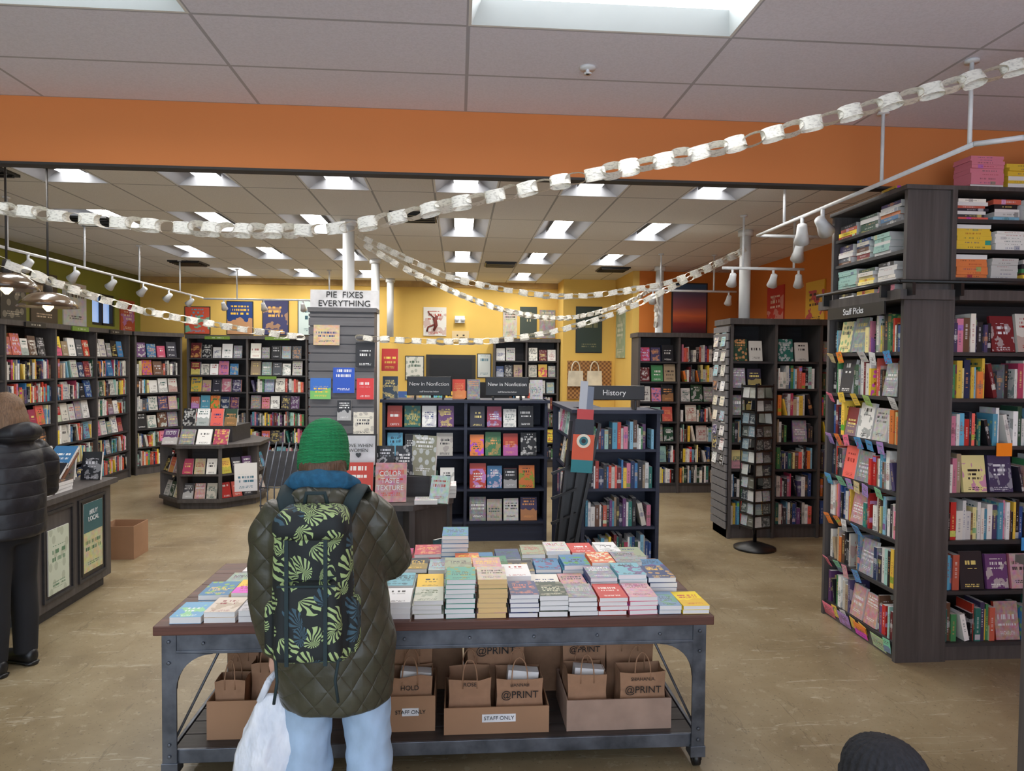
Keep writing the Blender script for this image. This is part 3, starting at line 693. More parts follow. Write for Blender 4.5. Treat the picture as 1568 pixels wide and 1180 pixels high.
bag(T(.8,3.68,zl),.3,.2,.34); bag(T(-.1,3.66,zl),.26,.18,.3)
bk=MB(); 
for x,y in ((.29,3.23),(.6,3.24),(-.2,3.25)): bk.box(T(x,y,zl+.03)@RY(.1),-.07,.07,-.03,.03,0,.215,0,{'*':(PW,C(60,90,130),0)})
bk.obj('bagged_orders',[M_book])

# ---------------------------------------------------------------- lights on tracks and pendants
def spot(mb,p,aim,s=1.0):
    p=Vector(p); d=Vector(aim).normalized(); mb.tube([p,p+Vector((0,0,-.06*s))],.012*s,8)
    c=p+Vector((0,0,-.09*s)); 
    mb.tube([c-d*.06*s,c-d*.05*s,c+d*.0*s,c+d*.07*s],[.015*s,.03*s,.034*s,.05*s],16,ref=(0,0,1)); mb.tube([c+d*.0701*s,c+d*.0705*s],[.042*s,.042*s],16,1,ref=(0,0,1))
def track(pts,poles,spots,zc,s=1.0):
    mb=MB(); 
    for a,b in zip(pts[:-1],pts[1:]):
        mb.tube([a,b],.014,8,ref=(0,0,1))
    for x,y,z in poles: mb.tube([(x,y,z),(x,y,zc(y)-.001)],.011,10); mb.tube([(x,y,zc(y)-.015),(x,y,zc(y)-.001)],.035,14)
    for p,a in spots: spot(mb,p,a,s)
    mb.obj('track_light',[M_rail,M_spot])
zc=lambda y: ZF if y<4.45 else ZR
track([(3.3,3.25,2.9),(2.74,3.3,2.92),(2.58,3.42,2.92),(2.58,6.0,2.92),(3.2,6.0,2.92)],[(2.58,3.45,2.92),(2.58,4.2,2.92),(2.58,5.5,2.92)],
  [((2.58,4.9,2.91),(.6,.5,-.4)),((2.58,5.2,2.91),(.3,.6,-.8)),((3.1,3.27,2.9),(.1,.7,-.6)),((2.95,6.0,2.9),(.2,.7,-.7))],zc,1.2)
track([(2.5,6.6,2.72),(3.3,6.6,2.72)],[(2.7,6.6,2.72),(3.2,6.6,2.72)],[((2.6,6.6,2.71),(.1,.6,-.7)),((3.0,6.6,2.71),(.1,.6,-.7)),((3.25,6.6,2.71),(.3,.6,-.7))],zc)
track([(2.4,9.0,2.75),(3.6,9.0,2.75)],[(2.6,9.0,2.75),(3.3,9.0,2.75)],[((2.5,9.0,2.74),(.1,.6,-.7)),((3.5,9.0,2.74),(.1,.6,-.7))],zc)
track([(-3.95,5.0,2.77),(-3.95,11.4,2.77)],[(-3.95,y,2.77) for y in (5.2,6.6,7.9,9.2,10.5)],[((-3.95,y,2.76),(-.6,.3,-.5)) for y in (5.3,6.1,6.9,7.7,8.5,9.3,10.1,10.9)],zc)
track([(-3.9,11.3,2.75),(-1.6,11.3,2.75)],[(-3.4,11.3,2.75),(-2.0,11.3,2.75)],[((x,11.3,2.74),(0,.6,-.6)) for x in (-3.6,-3.0,-2.4,-1.8)],zc)
q=NT('smoked_glass_shade',.15); q.b.inputs['Transmission Weight'].default_value=.35; q.col(C(96,78,62)); M_shade=q.m
def pendant(x,y,zb,r=.19):
    mb=MB(); mb.tube([(x,y,ZR-.02),(x,y,ZR-.001)],.06,20,2); mb.tube([(x,y,ZR),(x,y,zb+.14)],.008,6,2)
    mb.tube([(x,y,zb+.2),(x,y,zb+.09)],[.022,.035],14,2)
    prof=[(.03,.11),(.08,.105),(.13,.085),(.165,.05),(r,0),(r*.985,0),(.16,.046),(.125,.08),(.03,.105)]
    vs=[];fs=[];n=28
    for (rr,zz) in prof:
        for k in range(n): a=2*math.pi*k/n; vs.append((x+rr*math.cos(a),y+rr*math.sin(a),zb+zz))
    for i in range(len(prof)-1):
        for k in range(n): fs.append((i*n+k,i*n+(k+1)%n,(i+1)*n+(k+1)%n,(i+1)*n+k))
    mb.geo(vs,fs,0); mb.tube([(x,y,zb+.09),(x,y,zb+.05),(x,y,zb+.0),(x,y,zb-.03)],[.015,.03,.035,.01],14,1)
    mb.obj('pendant_lamp',[M_shade,M_bulb,M_dark])
pendant(-3.0,5.48,2.18,.2); pendant(-3.0,5.0,2.26)

# ---------------------------------------------------------------- paper chains
q=NT('paper_chain',.8); n=q.noise(q.coord((60,60,160)),1,1); q.col(q.ramp(n,[(.3,C(200,196,186)),(.5,C(238,235,224))])); 
M_chain=q.m
def garland(pts,sp=.088,a=.058,b=.036,w=.058):
    P=[Vector(p) for p in pts]; P=[2*P[0]-P[1]]+P+[2*P[-1]-P[-2]]; S=[]
    for i in range(1,len(P)-2):
        for k in range(40):
            t=k/40; p0,p1,p2,p3=P[i-1:i+3]
            S.append(.5*((2*p1)+(p2-p0)*t+(2*p0-5*p1+4*p2-p3)*t*t+(3*p1-p0-3*p2+p3)*t**3))
    mb=MB(); acc=0; k=0
    for i in range(1,len(S)):
        d=(S[i]-S[i-1]).length; acc+=d
        if acc>=sp:
            acc-=sp; p=S[i]; t=(S[i]-S[i-1]).normalized(); t=(t+Vector((U(-.1,.1),U(-.1,.1),U(-.1,.1)))).normalized(); h=t.cross(Vector((0,0,1))).normalized(); v=h.cross(t)
            ang=(math.pi/2 if k%2 else 0)+U(-.35,.35)+.15; n_=h*math.cos(ang)+v*math.sin(ang); m_=t.cross(n_); k+=1
            vs=[];fs=[];N=14; bb=b*U(.75,1.15)
            for j in range(N):
                w_=2*math.pi*j/N; cw,sw_=math.cos(w_),math.sin(w_)
                c_=p+t*a*math.copysign(abs(cw)**.8,cw)+m_*bb*math.copysign(abs(sw_)**.8,sw_); vs+= [c_-n_*w/2,c_+n_*w/2]
            for j in range(N): j2=(j+1)%N; fs.append((2*j,2*j2,2*j2+1,2*j+1))
            mb.geo(vs,fs)
    mb.obj('paper_chain_garland',[M_chain])
garland([(-4.2,4.25,2.95),(-3.3,4.2,2.75),(-2.5,4.1,2.62),(-1.55,4.0,2.52),(-.7,3.85,2.5),(.0,3.7,2.62),(.6,3.55,2.73),(1.25,3.4,2.85),(1.9,3.2,3.0),(2.53,3.0,3.15),(3.1,2.9,3.34)],.086,.053,.03,.06)
garland([(-1.04,7.22,3.08),(-.4,7.15,2.78),(.1,7.1,2.6),(1.05,7.05,2.47),(2.0,7.1,2.6),(2.5,7.15,2.78),(2.97,7.25,3.0)],.075,.047,.026,.05)
garland([(-1.04,7.25,3.04),(-.5,7.4,2.74),(.4,7.9,2.42),(1.3,8.7,2.36),(2.2,9.5,2.6),(2.87,10.15,2.93)],.075,.047,.026,.05)
garland([(-1.0,6.79,2.03),(-.3,6.78,2.0),(.4,6.85,2.02),(1.0,6.95,2.13),(1.6,7.05,2.32),(2.2,7.15,2.6),(2.97,7.28,2.98)],.075,.047,.026,.05)
garland([(-1.4,6.78,2.02),(-1.9,6.4,2.08),(-2.5,5.7,2.2),(-2.78,4.85,2.36),(-3.3,4.65,2.62),(-4.2,4.6,2.95)],.075,.047,.026,.05)
garland([(2.87,10.13,2.9),(2.86,10.12,2.6),(2.86,10.12,2.3)],.075,.045,.026,.045)

# ---------------------------------------------------------------- posters and wall stuff
def poster(name,M,w,h,c,c2,fr=None):
    mb=MB()
    if fr: mb.box(M,-.015,w+.015,-.012,0,-.015,h+.015,0,{'*':(C(*fr),C(*fr),0)})
    mb.box(M,0,w,-.018,-.012 if fr else 0,0,h,0,{'*':(C(*c),C(*c),0),'f':(C(*c),C(*c2),1)}); return mb.obj(name,[M_book])
yb=YB-.001
for x,z,w,h,c,c2 in ((-4.65,2.26,.4,.45,(220,90,60),(90,170,200)),(-3.95,2.26,.42,.55,(30,60,120),(240,190,60)),(-3.35,2.26,.42,.6,(60,60,100),(235,180,90)),(-2.75,2.26,.42,.58,(200,215,210),(40,80,90))):
    poster('poster',T(x,yb,z),w,h,c,c2,(40,40,40))
poster('dancer_poster',T(-.6,yb,2.27),.4,.5,(232,230,222),(180,70,50)); mb=MB()
pd=[(-.42,yb-.025,2.36),(-.38,yb-.025,2.45),(-.4,yb-.025,2.55),(-.36,yb-.025,2.62)]; mb.tube(pd,[.02,.03,.035,.02],10); mb.tube([(-.4,yb-.025,2.57),(-.5,yb-.025,2.66),(-.52,yb-.025,2.7)],.012,8); mb.tube([(-.4,yb-.025,2.47),(-.52,yb-.025,2.42),(-.54,yb-.025,2.34)],.016,8); mb.obj('dancer_figure',[simple('poster_ink',C(120,50,44),.6)])
mb=MB(); mb.box(I4,-.05,.12,yb-.08,yb,2.5,2.62); mb.tube([(-.02,yb-.1,2.56),(-.02,yb-.06,2.56)],.04,14,ref=(0,0,1)); mb.tube([(.09,yb-.1,2.56),(.09,yb-.06,2.56)],.04,14,ref=(0,0,1)); mb.obj('emergency_light',[M_white])
poster('notice',T(-.1,yb,2.16),.3,.2,(225,200,150),(60,50,40))
mb=MB(); mb.box(I4,-.55,.32,yb-.03,yb,.0,1.94,0); mb.box(I4,-.48,.25,yb-.045,yb-.03,0.02,1.87,1); mb.obj('door_1',[M_dark,M_black])
for x,z,w,h,c,c2 in ((-.9,1.5,.3,.4,(225,225,215),(60,90,70)),(.36,1.55,.22,.4,(225,230,225),(60,120,140))): poster('poster',T(x,yb,z),w,h,c,c2,(50,50,50))
for x,w,h,c,c2 in ((.8,.25,.5,(210,190,150),(60,60,60)),(1.1,.3,.55,(60,70,60),(200,190,150)),(1.45,.28,.5,(90,60,50),(230,220,200))): poster('poster',T(x,yb,2.25),w,h,c,c2)
poster('poster',T(2.0,11.899,2.0),.42,.75,(34,52,40),(120,120,84),(30,30,30))
poster('poster',T(2.659,11.75,1.9)@RZ(-math.pi/2),.6,.8,(150,170,140),(220,220,200))
q=NT('wicker',.7); w1=q.n('ShaderNodeTexChecker'); q.put(w1.inputs['Vector'],q.coord()); w1.inputs['Scale'].default_value=28; w1.inputs['Color1'].default_value=C(180,130,75); w1.inputs['Color2'].default_value=C(120,80,45); M_wick=q.col(w1.outputs[0])
slab('trim_wicker_panel',1.85,2.6,11.87,11.9,1.2,1.85,M_wick)
for x in (1.98,2.3):
    mb=MB(); vs=[(x-.13,11.8,1.42),(x+.13,11.8,1.42),(x+.12,11.8,1.68),(x-.12,11.8,1.68),(x-.13,11.86,1.42),(x+.13,11.86,1.42),(x+.12,11.83,1.68),(x-.12,11.83,1.68)]
    mb.geo(vs,[(0,1,2,3),(5,4,7,6),(4,0,3,7),(1,5,6,2),(3,2,6,7),(4,5,1,0)],smooth=False); mb.tube([(x-.07,11.81,1.66)]+[(x-.07*math.cos(k*math.pi/6),11.81,1.7+.14*math.sin(k*math.pi/6)) for k in range(7)]+[(x+.07,11.81,1.66)],.01,8)
    mb.obj('tote_bag',[simple('canvas',C(224,216,196),.9)])
q=NT('sunset_print',.5); sp=q.n('ShaderNodeSeparateXYZ'); q.t.links.new(q.coord(),sp.inputs[0]); f=q.math('DIVIDE',q.math('SUBTRACT',sp.outputs[2],2.2),.85)
q.col(q.ramp(q.math('ADD',f,q.math('MULTIPLY',q.noise(q.coord((3,1,14)),1,3),.08)),[(.1,C(40,30,50)),(.3,C(150,50,50)),(.45,C(240,120,70)),(.6,C(170,90,90)),(.95,C(60,90,120))]))
mb=MB(); mb.box(I4,3.26,3.82,10.68,10.7,2.2,3.05,0); mb.box(I4,3.28,3.8,10.675,10.68,2.22,3.03,1); mb.obj('sunset_poster',[M_dark,q.m])
RW=T(XR-.001,0,0)@RZ(-math.pi/2)
poster('poster',RW@T(-9.6,0,2.32),.5,.55,(200,60,50),(240,220,200)); poster('poster',RW@T(-8.5,0,2.32),.45,.5,(230,180,60),(60,40,30))
LWm=T(XL+.001,0,0)@RZ(math.pi/2)
for y,w,h,c,c2 in ((6.9,.7,.6,(70,110,60),(220,210,120)),(8.85,.5,.6,(60,60,58),(200,190,170)),(9.45,.6,.65,(80,70,60),(220,200,170)),(10.2,.6,.6,(225,225,220),(30,30,30)),(11.85,.5,.5,(190,80,60),(240,220,200))): poster('poster',LWm@T(y,0,2.27),w,h,c,c2)
mb=MB(); mb.box(I4,-.9,1.3,10.2,10.8,0,1.1); mb.box(I4,-.95,1.35,10.15,10.85,1.1,1.14,1); mb.obj('service_counter',[M_case,M_caseH])
mb=MB(); mb.box(I4,.3,.75,10.3,10.33,1.25,1.52); mb.box(I4,.5,.55,10.33,10.36,1.14,1.4); mb.box(I4,.42,.63,10.25,10.42,1.14,1.15); mb.obj('computer_monitor',[M_black])
bk=MB()
for i in range(12):
    x=-.85+i*.17
    if .15<x<.8: continue
    facebook(bk,T(x,10.25,1.14),0,.13,U(.18,.3),0,0)
bk.obj('counter_items',[M_book])

# ---------------------------------------------------------------- people
def objmesh(name,vs,fs,mat,parent,smooth=True,M=I4):
    me=bpy.data.meshes.new(name); me.from_pydata([tuple(v) for v in vs],[],fs); me.materials.append(mat)
    me.polygons.foreach_set('use_smooth',[smooth]*len(fs)); me.update()
    o=bpy.data.objects.new(name,me); coll.objects.link(o); o.parent=parent; o.matrix_local=M; return o
def union(name,tubes,mat,parent,vox=.012,sm=6,M=I4,wr=0):
    vs=[];fs=[]
    for t in tubes:
        a,b=tube_geo(*t); o=len(vs); vs+=a; fs+=[tuple(o+i for i in f) for f in b]
    ob=objmesh(name,vs,fs,mat,parent,M=M)
    r=ob.modifiers.new('remesh','REMESH'); r.mode='VOXEL'; r.voxel_size=vox; r.use_smooth_shade=True
    s=ob.modifiers.new('smooth','SMOOTH'); s.iterations=sm; s.factor=.6
    if wr:
        tx=bpy.data.textures.new('folds','CLOUDS'); tx.noise_scale=.09; tx.noise_depth=1; d_=ob.modifiers.new('folds','DISPLACE'); d_.texture=tx; d_.strength=wr; d_.mid_level=.5
    return ob
def ellip(name,c,r,mat,parent,fn=None,n=24):
    vs=[];fs=[]
    for i in range(n+1):
        th=math.pi*i/n
        for j in range(n*2):
            ph=math.pi*j/n; v=Vector((math.sin(th)*math.cos(ph),math.sin(th)*math.sin(ph),math.cos(th)))
            k=fn(v) if fn else 1; vs.append((c[0]+v.x*r[0]*k,c[1]+v.y*r[1]*k,c[2]+v.z*r[2]*k))
    m=n*2
    for i in range(n):
        for j in range(m): fs.append((i*m+j,(i+1)*m+j,(i+1)*m+(j+1)%m,i*m+(j+1)%m))
    return objmesh(name,vs,fs,mat,parent)
def g(v,d,s):
    d=Vector(d).normalized(); return math.exp(-((v-d).length/s)**2)
def head(e,c,hs,mat,M=I4,ears=True):
    h=empty('head',T(*c)@M,e)
    def fn(v):
        k=1.0
        if v.z<0: k*=1-.16*(-v.z)*(abs(v.x)+.25)
        k+=.16*g(v,(0,1,-.12),.16)+.05*g(v,(0,1,-.75),.3)+.03*g(v,(0,1,-.42),.14)
        k-=.05*(g(v,(.38,.9,.1),.2)+g(v,(-.38,.9,.1),.2))
        return k
    ellip('face',(0,0,0),(.076*hs,.094*hs,.112*hs),mat,h,fn,32)
    for s in (-1,1):
        ellip('eye',(s*.031*hs,.08*hs,.006*hs),(.012*hs,.01*hs,.009*hs),M_paper,h,n=10); ellip('pupil',(s*.031*hs,.089*hs,.006*hs),(.005*hs,.003*hs,.005*hs),M_black,h,n=8)
        ellip('ear',(s*.077*hs,-.005*hs,-.01*hs),(.01*hs,.02*hs,.03*hs),mat,h,n=12)
    ellip('lips',(0,.09*hs,-.05*hs),(.022*hs,.008*hs,.008*hs),simple('lips',C(170,90,90),.4),h,n=10)
    return h
def beanie(h,hs,mat,z0=.0,ribs=36,H=.13,amp=.02,r=.098):
    vs=[];fs=[];n=ribs*4
    prof=[(.97,-.0),(1.04,.0),(1.06,.02),(1.06,.05),(1.02,.058),(1.01,.062),(1.0,.08),(.95,.1),(.84,.12),(.66,.138),(.42,.15),(.2,.156),(.02,.158)]
    for (k,z) in prof:
        for j in range(n):
            a=2*math.pi*j/n; kk=k*(1+amp*math.cos(ribs*a)); vs.append((kk*r*.94*hs*math.cos(a),kk*r*1.06*hs*math.sin(a),(z*H/.13+z0)*hs))
    for i in range(len(prof)-1):
        for j in range(n): fs.append((i*n+j,i*n+(j+1)%n,(i+1)*n+(j+1)%n,(i+1)*n+j))
    return objmesh('beanie',vs,fs,mat,h)
def hand(e,M,side,curl=1.0,s=1.0,mat=M_skin):
    tb=[([(0,0,.02),(0,0,-.03),(0,.002,-.07),(0,.004,-.09)],[(.024,.02),(.034,.016),(.04,.014),(.034,.01)],16)]
    for i,(x,L) in enumerate(((.03,.068),(.011,.078),(-.009,.072),(-.028,.056))):
        x*=side; p=Vector((x,.002,-.078)); pts=[p.copy()]; a=.25*curl
        for k,f in enumerate((.46,.32,.22)):
            p=p+Vector((x*.06,math.sin(a),-math.cos(a)))*L*f; pts.append(p.copy()); a+=.75*curl
        tb.append((pts,[.0092,.0088,.008,.0065],10))
    tb.append(([(.024*side,.0,-.02),(.046*side,.012,-.045),(.05*side,.026,-.068),(.042*side,.036,-.088)],[.013,.0115,.0095,.007],10))
    return union('hand',tb,mat,e,.0035,2,M@Matrix.Scale(s,4))
def shoe(e,x,y,mat,yaw=0,s=1.0):
    M=T(x,y,0)@RZ(yaw)@Matrix.Scale(s,4)
    vs,fs=tube_geo([(0,-.09,.05),(0,-.075,.05),(0,-.02,.052),(0,.06,.042),(0,.13,.036),(0,.165,.032),(0,.175,.03)],[(.02,.03),(.036,.048),(.04,.05),(.044,.04),(.044,.034),(.03,.026),(.01,.012)],16,(0,0,1))
    objmesh('shoe',vs,fs,mat,e,M=M)
    vs,fs=tube_geo([(0,-.095,.012),(0,-.08,.012),(0,0,.012),(0,.12,.012),(0,.165,.012),(0,.185,.012)],[(.02,.012),(.04,.012),(.04,.012),(.049,.012),(.038,.012),(.012,.01)],16,(0,0,1))
    objmesh('sole',vs,fs,M_paper if mat!=M_black else M_black,e,M=M)
def quilt(name,c,pitch=.1,diag=True,rough=.45,st=.9):
    q=NT(name,rough); tc=q.n('ShaderNodeTexCoord'); sp=q.n('ShaderNodeSeparateXYZ'); q.t.links.new(tc.outputs['Object'],sp.inputs[0])
    x,y,z=sp.outputs; xx=q.math('ADD',x,q.math('MULTIPLY',y,.6))
    def tri(v): return q.math('ABSOLUTE',q.math('SINE',q.math('MULTIPLY',v,math.pi/pitch)))
    if diag:
        h=q.math('MINIMUM',tri(q.math('ADD',q.math('MULTIPLY',xx,.75),q.math('MULTIPLY',z,.6))),tri(q.math('SUBTRACT',q.math('MULTIPLY',xx,.75),q.math('MULTIPLY',z,.6))))
    else: h=tri(z)
    h=q.math('POWER',h,.35); n=q.noise(tc.outputs['Object'],26,3); hh=q.math('ADD',h,q.math('MULTIPLY',n,.6)); q.bump(hh,st,.012)
    return q.col(q.mix(h,mul(c,.75),q.ramp(n,[(.3,mul(c,.85)),(.7,mul(c,1.2))])))
# main shopper
px,py=-.45,2.62
e=empty('shopper_with_backpack',T(px,py,0))
M_coat=quilt('olive_quilted_nylon',C(66,65,52),.066,True,.42,.45)
union('coat',[
 ([(.02,0,.555),(.02,0,.565),(.015,0,.64),(.01,0,.76),(-.01,0,.92),(-.025,0,1.05),(-.035,0,1.17),(-.04,0,1.25),(-.04,0.0,1.31),(-.04,.0,1.35),(-.035,.005,1.39)],
  [(.18,.14),(.20,.155),(.212,.165),(.222,.17),(.215,.165),(.205,.16),(.20,.15),(.19,.135),(.145,.11),(.09,.085),(.07,.075)],32),
 ([(-.15,-.03,1.30),(-.09,-.1,1.31),(-.035,-.12,1.315),(.03,-.1,1.31),(.08,-.03,1.30)],[.035,.05,.055,.05,.035],16),
 ([(-.17,0,1.27),(-.225,.0,1.18),(-.232,-.005,1.0),(-.228,.0,.88),(-.205,.03,.745),(-.203,.034,.73)],[.07,.076,.072,.066,.056,.043],18),
 ([(.09,0,1.28),(.15,.02,1.22),(.19,.06,1.1),(.205,.1,1.05),(.19,.2,1.06),(.12,.33,1.1),(.115,.335,1.1)],[.07,.082,.082,.08,.07,.055,.045],18)],M_coat,e,.011,5,wr=.016)
M_jean=simple('light_denim',C(158,182,208),.85,0,14,.14,.35,(1,1,.6))
union('jeans',[([(.02,0,.9),(.02,0,.8),(.02,0,.72)],[(.15,.1),(.165,.12),(.13,.1)],20),
 ([(-.07,0,.8),(-.085,0,.6),(-.09,.0,.45),(-.095,-.01,.2),(-.095,0,.07)],[.098,.092,.086,.084,.088],18),([(.11,0,.8),(.12,0,.6),(.128,.01,.45),(.135,0,.2),(.135,0,.07)],[.098,.092,.086,.084,.088],18)],M_jean,e,.011,4,wr=.03)
for x in (-.095,.135): shoe(e,x,.02,simple('grey_suede',C(90,86,82),.8))
h=head(e,(-.035,.02,1.478),.93,M_skin,RZ(-.3)@RX(-.1))
q=NT('green_knit',.9); wv=q.n('ShaderNodeTexWave'); q.put(wv.inputs['Vector'],q.coord((1,1,1))); wv.bands_direction='Z'; wv.inputs['Scale'].default_value=60; wv.inputs['Distortion'].default_value=2
q.bump(wv.outputs['Fac'],.8,.004); q.col(q.mix(wv.outputs['Fac'],C(14,104,60),C(30,150,88))); M_green=q.m
beanie(h,.92,M_green,-.08,30,.17,.012)
M_teal=simple('teal_fleece',C(28,84,116),.9,0,40,.25,.5)
union('hood_collar',[([(-.16,-.0,1.345),(-.115,-.06,1.375),(-.035,-.09,1.385),(.045,-.06,1.375),(.09,.0,1.35)],[.022,.036,.042,.036,.022],14),([(-.035,0,1.33),(-.035,0.01,1.42)],[(.085,.085),(.07,.076)],18)],M_teal,e,.008,4)
union('hair',[([(-.108,.0,1.425),(-.098,-.05,1.42),(-.065,-.078,1.417),(-.035,-.084,1.415),(-.005,-.078,1.417),(.028,-.05,1.42),(.04,.0,1.425)],[(.014,.03)]*7,12,(0,0,1)),
 ([(.03,-.035,1.43),(.046,-.045,1.40),(.056,-.04,1.375)],[.012,.014,.007],10)],M_hair,e,.006,2)
hand(e,T(-.203,.035,.74)@RZ(-.2),1,1.6,1.0)
hand(e,T(.11,.335,1.1)@RZ(math.radians(60))@RX(math.radians(75)),1,.9,1.0)
bk=MB(); facebook(bk,T(-.08,.40,1.08)@RX(-.5),0,.15,.22,0,0,c=C(200,190,170)); bk.obj('held_book',[M_book],e)
# backpack
q=NT('leaf_print_fabric',.75); tc=q.n('ShaderNodeTexCoord'); 
nz=q.n('ShaderNodeTexNoise'); q.t.links.new(tc.outputs['Object'],nz.inputs['Vector']); nz.inputs['Scale'].default_value=9; nz.inputs['Detail'].default_value=2
va=q.n('ShaderNodeVectorMath'); va.operation='SCALE'; q.t.links.new(nz.outputs[1],va.inputs[0]); va.inputs['Scale'].default_value=.09
vb=q.n('ShaderNodeVectorMath'); vb.operation='ADD'; q.t.links.new(tc.outputs['Object'],vb.inputs[0]); q.t.links.new(va.outputs[0],vb.inputs[1])
sp=q.n('ShaderNodeSeparateXYZ'); q.t.links.new(vb.outputs[0],sp.inputs[0])
cb=q.n('ShaderNodeCombineXYZ'); q.put(cb.inputs[0],q.math('MULTIPLY',q.math('ADD',sp.outputs[0],q.math('MULTIPLY',sp.outputs[1],.5)),16)); q.put(cb.inputs[1],q.math('MULTIPLY',sp.outputs[2],14))
vo=q.n('ShaderNodeTexVoronoi'); vo.voronoi_dimensions='2D'; q.t.links.new(cb.outputs[0],vo.inputs['Vector']); vo.inputs['Scale'].default_value=1
vs_=q.n('ShaderNodeVectorMath'); vs_.operation='SUBTRACT'; q.t.links.new(cb.outputs[0],vs_.inputs[0]); q.t.links.new(vo.outputs['Position'],vs_.inputs[1])
s2=q.n('ShaderNodeSeparateXYZ'); q.t.links.new(vs_.outputs[0],s2.inputs[0])
s3=q.n('ShaderNodeSeparateColor'); q.t.links.new(vo.outputs['Color'],s3.inputs[0])
sg_=q.math('SUBTRACT',q.math('MULTIPLY',s3.outputs[1],1.1),.55)
ang=q.math('ARCTAN2',q.math('SUBTRACT',s2.outputs[1],sg_),q.math('ADD',s2.outputs[0],sg_))
ray=q.math('GREATER_THAN',q.math('SINE',q.math('MULTIPLY',ang,15)),-.05); dd=q.math('COMPARE',vo.outputs['Distance'],.28,.22)
leaf=q.math('MULTIPLY',ray,dd)
lc=q.mix(q.math('GREATER_THAN',s3.outputs[0],.68),C(160,182,122),C(56,84,98)); q.col(q.mix(leaf,C(22,28,30),lc)); M_leaf=q.m
bp=empty('backpack',T(-.02,-.245,.81),e)
def rbox(name,c,s,bev,mat,parent,taper=0,M=I4):
    mb=MB(); x,y,z=[a/2 for a in s]; mb.box(T(*c)@M,-x,x,-y,y,-z,z); o=mb.obj(name,[mat],parent)
    for v in o.data.vertices:
        if v.co.z>c[2]: v.co.x=c[0]+(v.co.x-c[0])*(1-taper)
    b=o.modifiers.new('b','BEVEL'); b.width=bev; b.segments=6; s_=o.modifiers.new('s','SUBSURF'); s_.levels=1; s_.render_levels=1
    for p in o.data.polygons: p.use_smooth=True
    return o
rbox('main_compartment',(0,0,.25),(.275,.16,.5),.06,M_leaf,bp,.12)
rbox('front_pocket',(0,-.085,.16),(.22,.07,.26),.03,M_leaf,bp,.1); rbox('lid',(0,-.015,.465),(.25,.19,.1),.045,M_leaf,bp,.1)
rbox('side_pocket',(-.13,.0,.12),(.04,.11,.17),.018,M_leaf,bp); rbox('side_pocket_right',(.13,.0,.12),(.04,.11,.17),.018,M_leaf,bp)
mb=MB()
for s_ in (-1,1):
    mb.box(T(s_*.06,-.122,.03),-.006,.006,-.004,.004,0,.4); mb.tube([(s_*.09,.06,.46),(s_*.115,.1,.52),(s_*.125,.2,.545),(s_*.13,.32,.49)],[(.03,.008)]*4,10,ref=(0,0,1)); mb.tube([(s_*.1,-.1,.06),(s_*.09,-.12,-.02),(s_*.1,-.12,-.09)],.005,8)
    mb.tube([(s_*.12,.0,.3),(s_*.05,-.12,.3)],[(.009,.003)]*2,8,ref=(0,0,1))
mb.tube([(-.04,.04,.5),(-.03,.03,.55),(.03,.03,.55),(.04,.04,.5)],.008,8); mb.box(I4,-.09,.09,-.124,-.118,.28,.286)
mb.obj('straps',[simple('teal_black_webbing',C(26,44,48),.8)],bp)
# white shopping bag
sb=empty('shopping_bag',T(-.21,-.02,.15),e); q=NT('white_plastic',.5); n=q.noise(q.coord((1,1,.5)),16,3); q.bump(n,.9,.03); q.col(q.ramp(n,[(.3,C(200,208,222)),(.7,C(232,235,242))])); M_bag=q.m
vs,fs=tube_geo([(-.01,0,0),(-.01,0,.01),(-.005,0,.15),(0,0,.3),(.005,0,.38),(.008,0,.45)],[(.13,.055),(.155,.07),(.145,.07),(.115,.055),(.08,.035),(.045,.02)],32)
o=objmesh('bag_body',vs,fs,M_bag,sb); dm=o.modifiers.new('sub','SUBSURF'); dm.levels=2; dm.render_levels=2; tx=bpy.data.textures.new('crumple','CLOUDS'); tx.noise_scale=.07; d_=o.modifiers.new('d','DISPLACE'); d_.texture=tx; d_.strength=.03
mb=MB()
for y in (-.012,.012): mb.tube([(-.045,y,.42),(-.015,y,.49),(0.006,y*.5+.075,.508),(.03,y,.49),(.05,y,.42)],[(.012,.004)]*5,8)
mb.obj('bag_straps',[M_bag],sb)

# black-coated shopper at left
e=empty('shopper_in_black_coat',T(-2.57,4.27,0)@RZ(1.2))
M_bc=quilt('black_puffer',C(24,24,30),.085,False,.5,.35)
union('coat',[([(0,0,.78),(0,0,.79),(0,0,.95),(0,0,1.1),(0,0,1.25),(0,0,1.31),(0,0,1.36),(0,0,1.4)],[(.19,.15),(.205,.165),(.2,.17),(.2,.165),(.19,.14),(.15,.115),(.1,.1),(.09,.09)],28),
 ([(-.15,0,1.28),(-.23,0,1.18),(-.27,.03,1.02),(-.22,.17,.98),(-.15,.26,1.0)],[.07,.08,.075,.068,.055],16),([(.15,0,1.28),(.23,0,1.18),(.265,.03,1.02),(.24,.17,.98),(.17,.26,1.0)],[.07,.08,.075,.066,.055],16),
 ([(-.11,-.05,1.36),(-.06,-.12,1.38),(0,-.14,1.39),(.06,-.12,1.38),(.11,-.05,1.36)],[.035,.055,.06,.055,.035],14)],M_bc,e,.012,5,wr=.012)
M_bt=simple('black_trousers',C(20,20,24),.85)
union('trousers',[([(0,0,.92),(0,0,.82),(0,0,.74)],[(.15,.1),(.165,.12),(.13,.1)],20),([(-.08,0,.84),(-.085,0,.5),(-.09,-.01,.3),(-.09,0,.07)],[.095,.078,.07,.062],16),([(.08,0,.84),(.09,.02,.5),(.095,.0,.3),(.095,0,.07)],[.095,.078,.07,.062],16)],M_bt,e,.012,4)
for x in (-.09,.095): shoe(e,x,.02,M_black)
h=head(e,(0,.03,1.49),.98,M_skin)
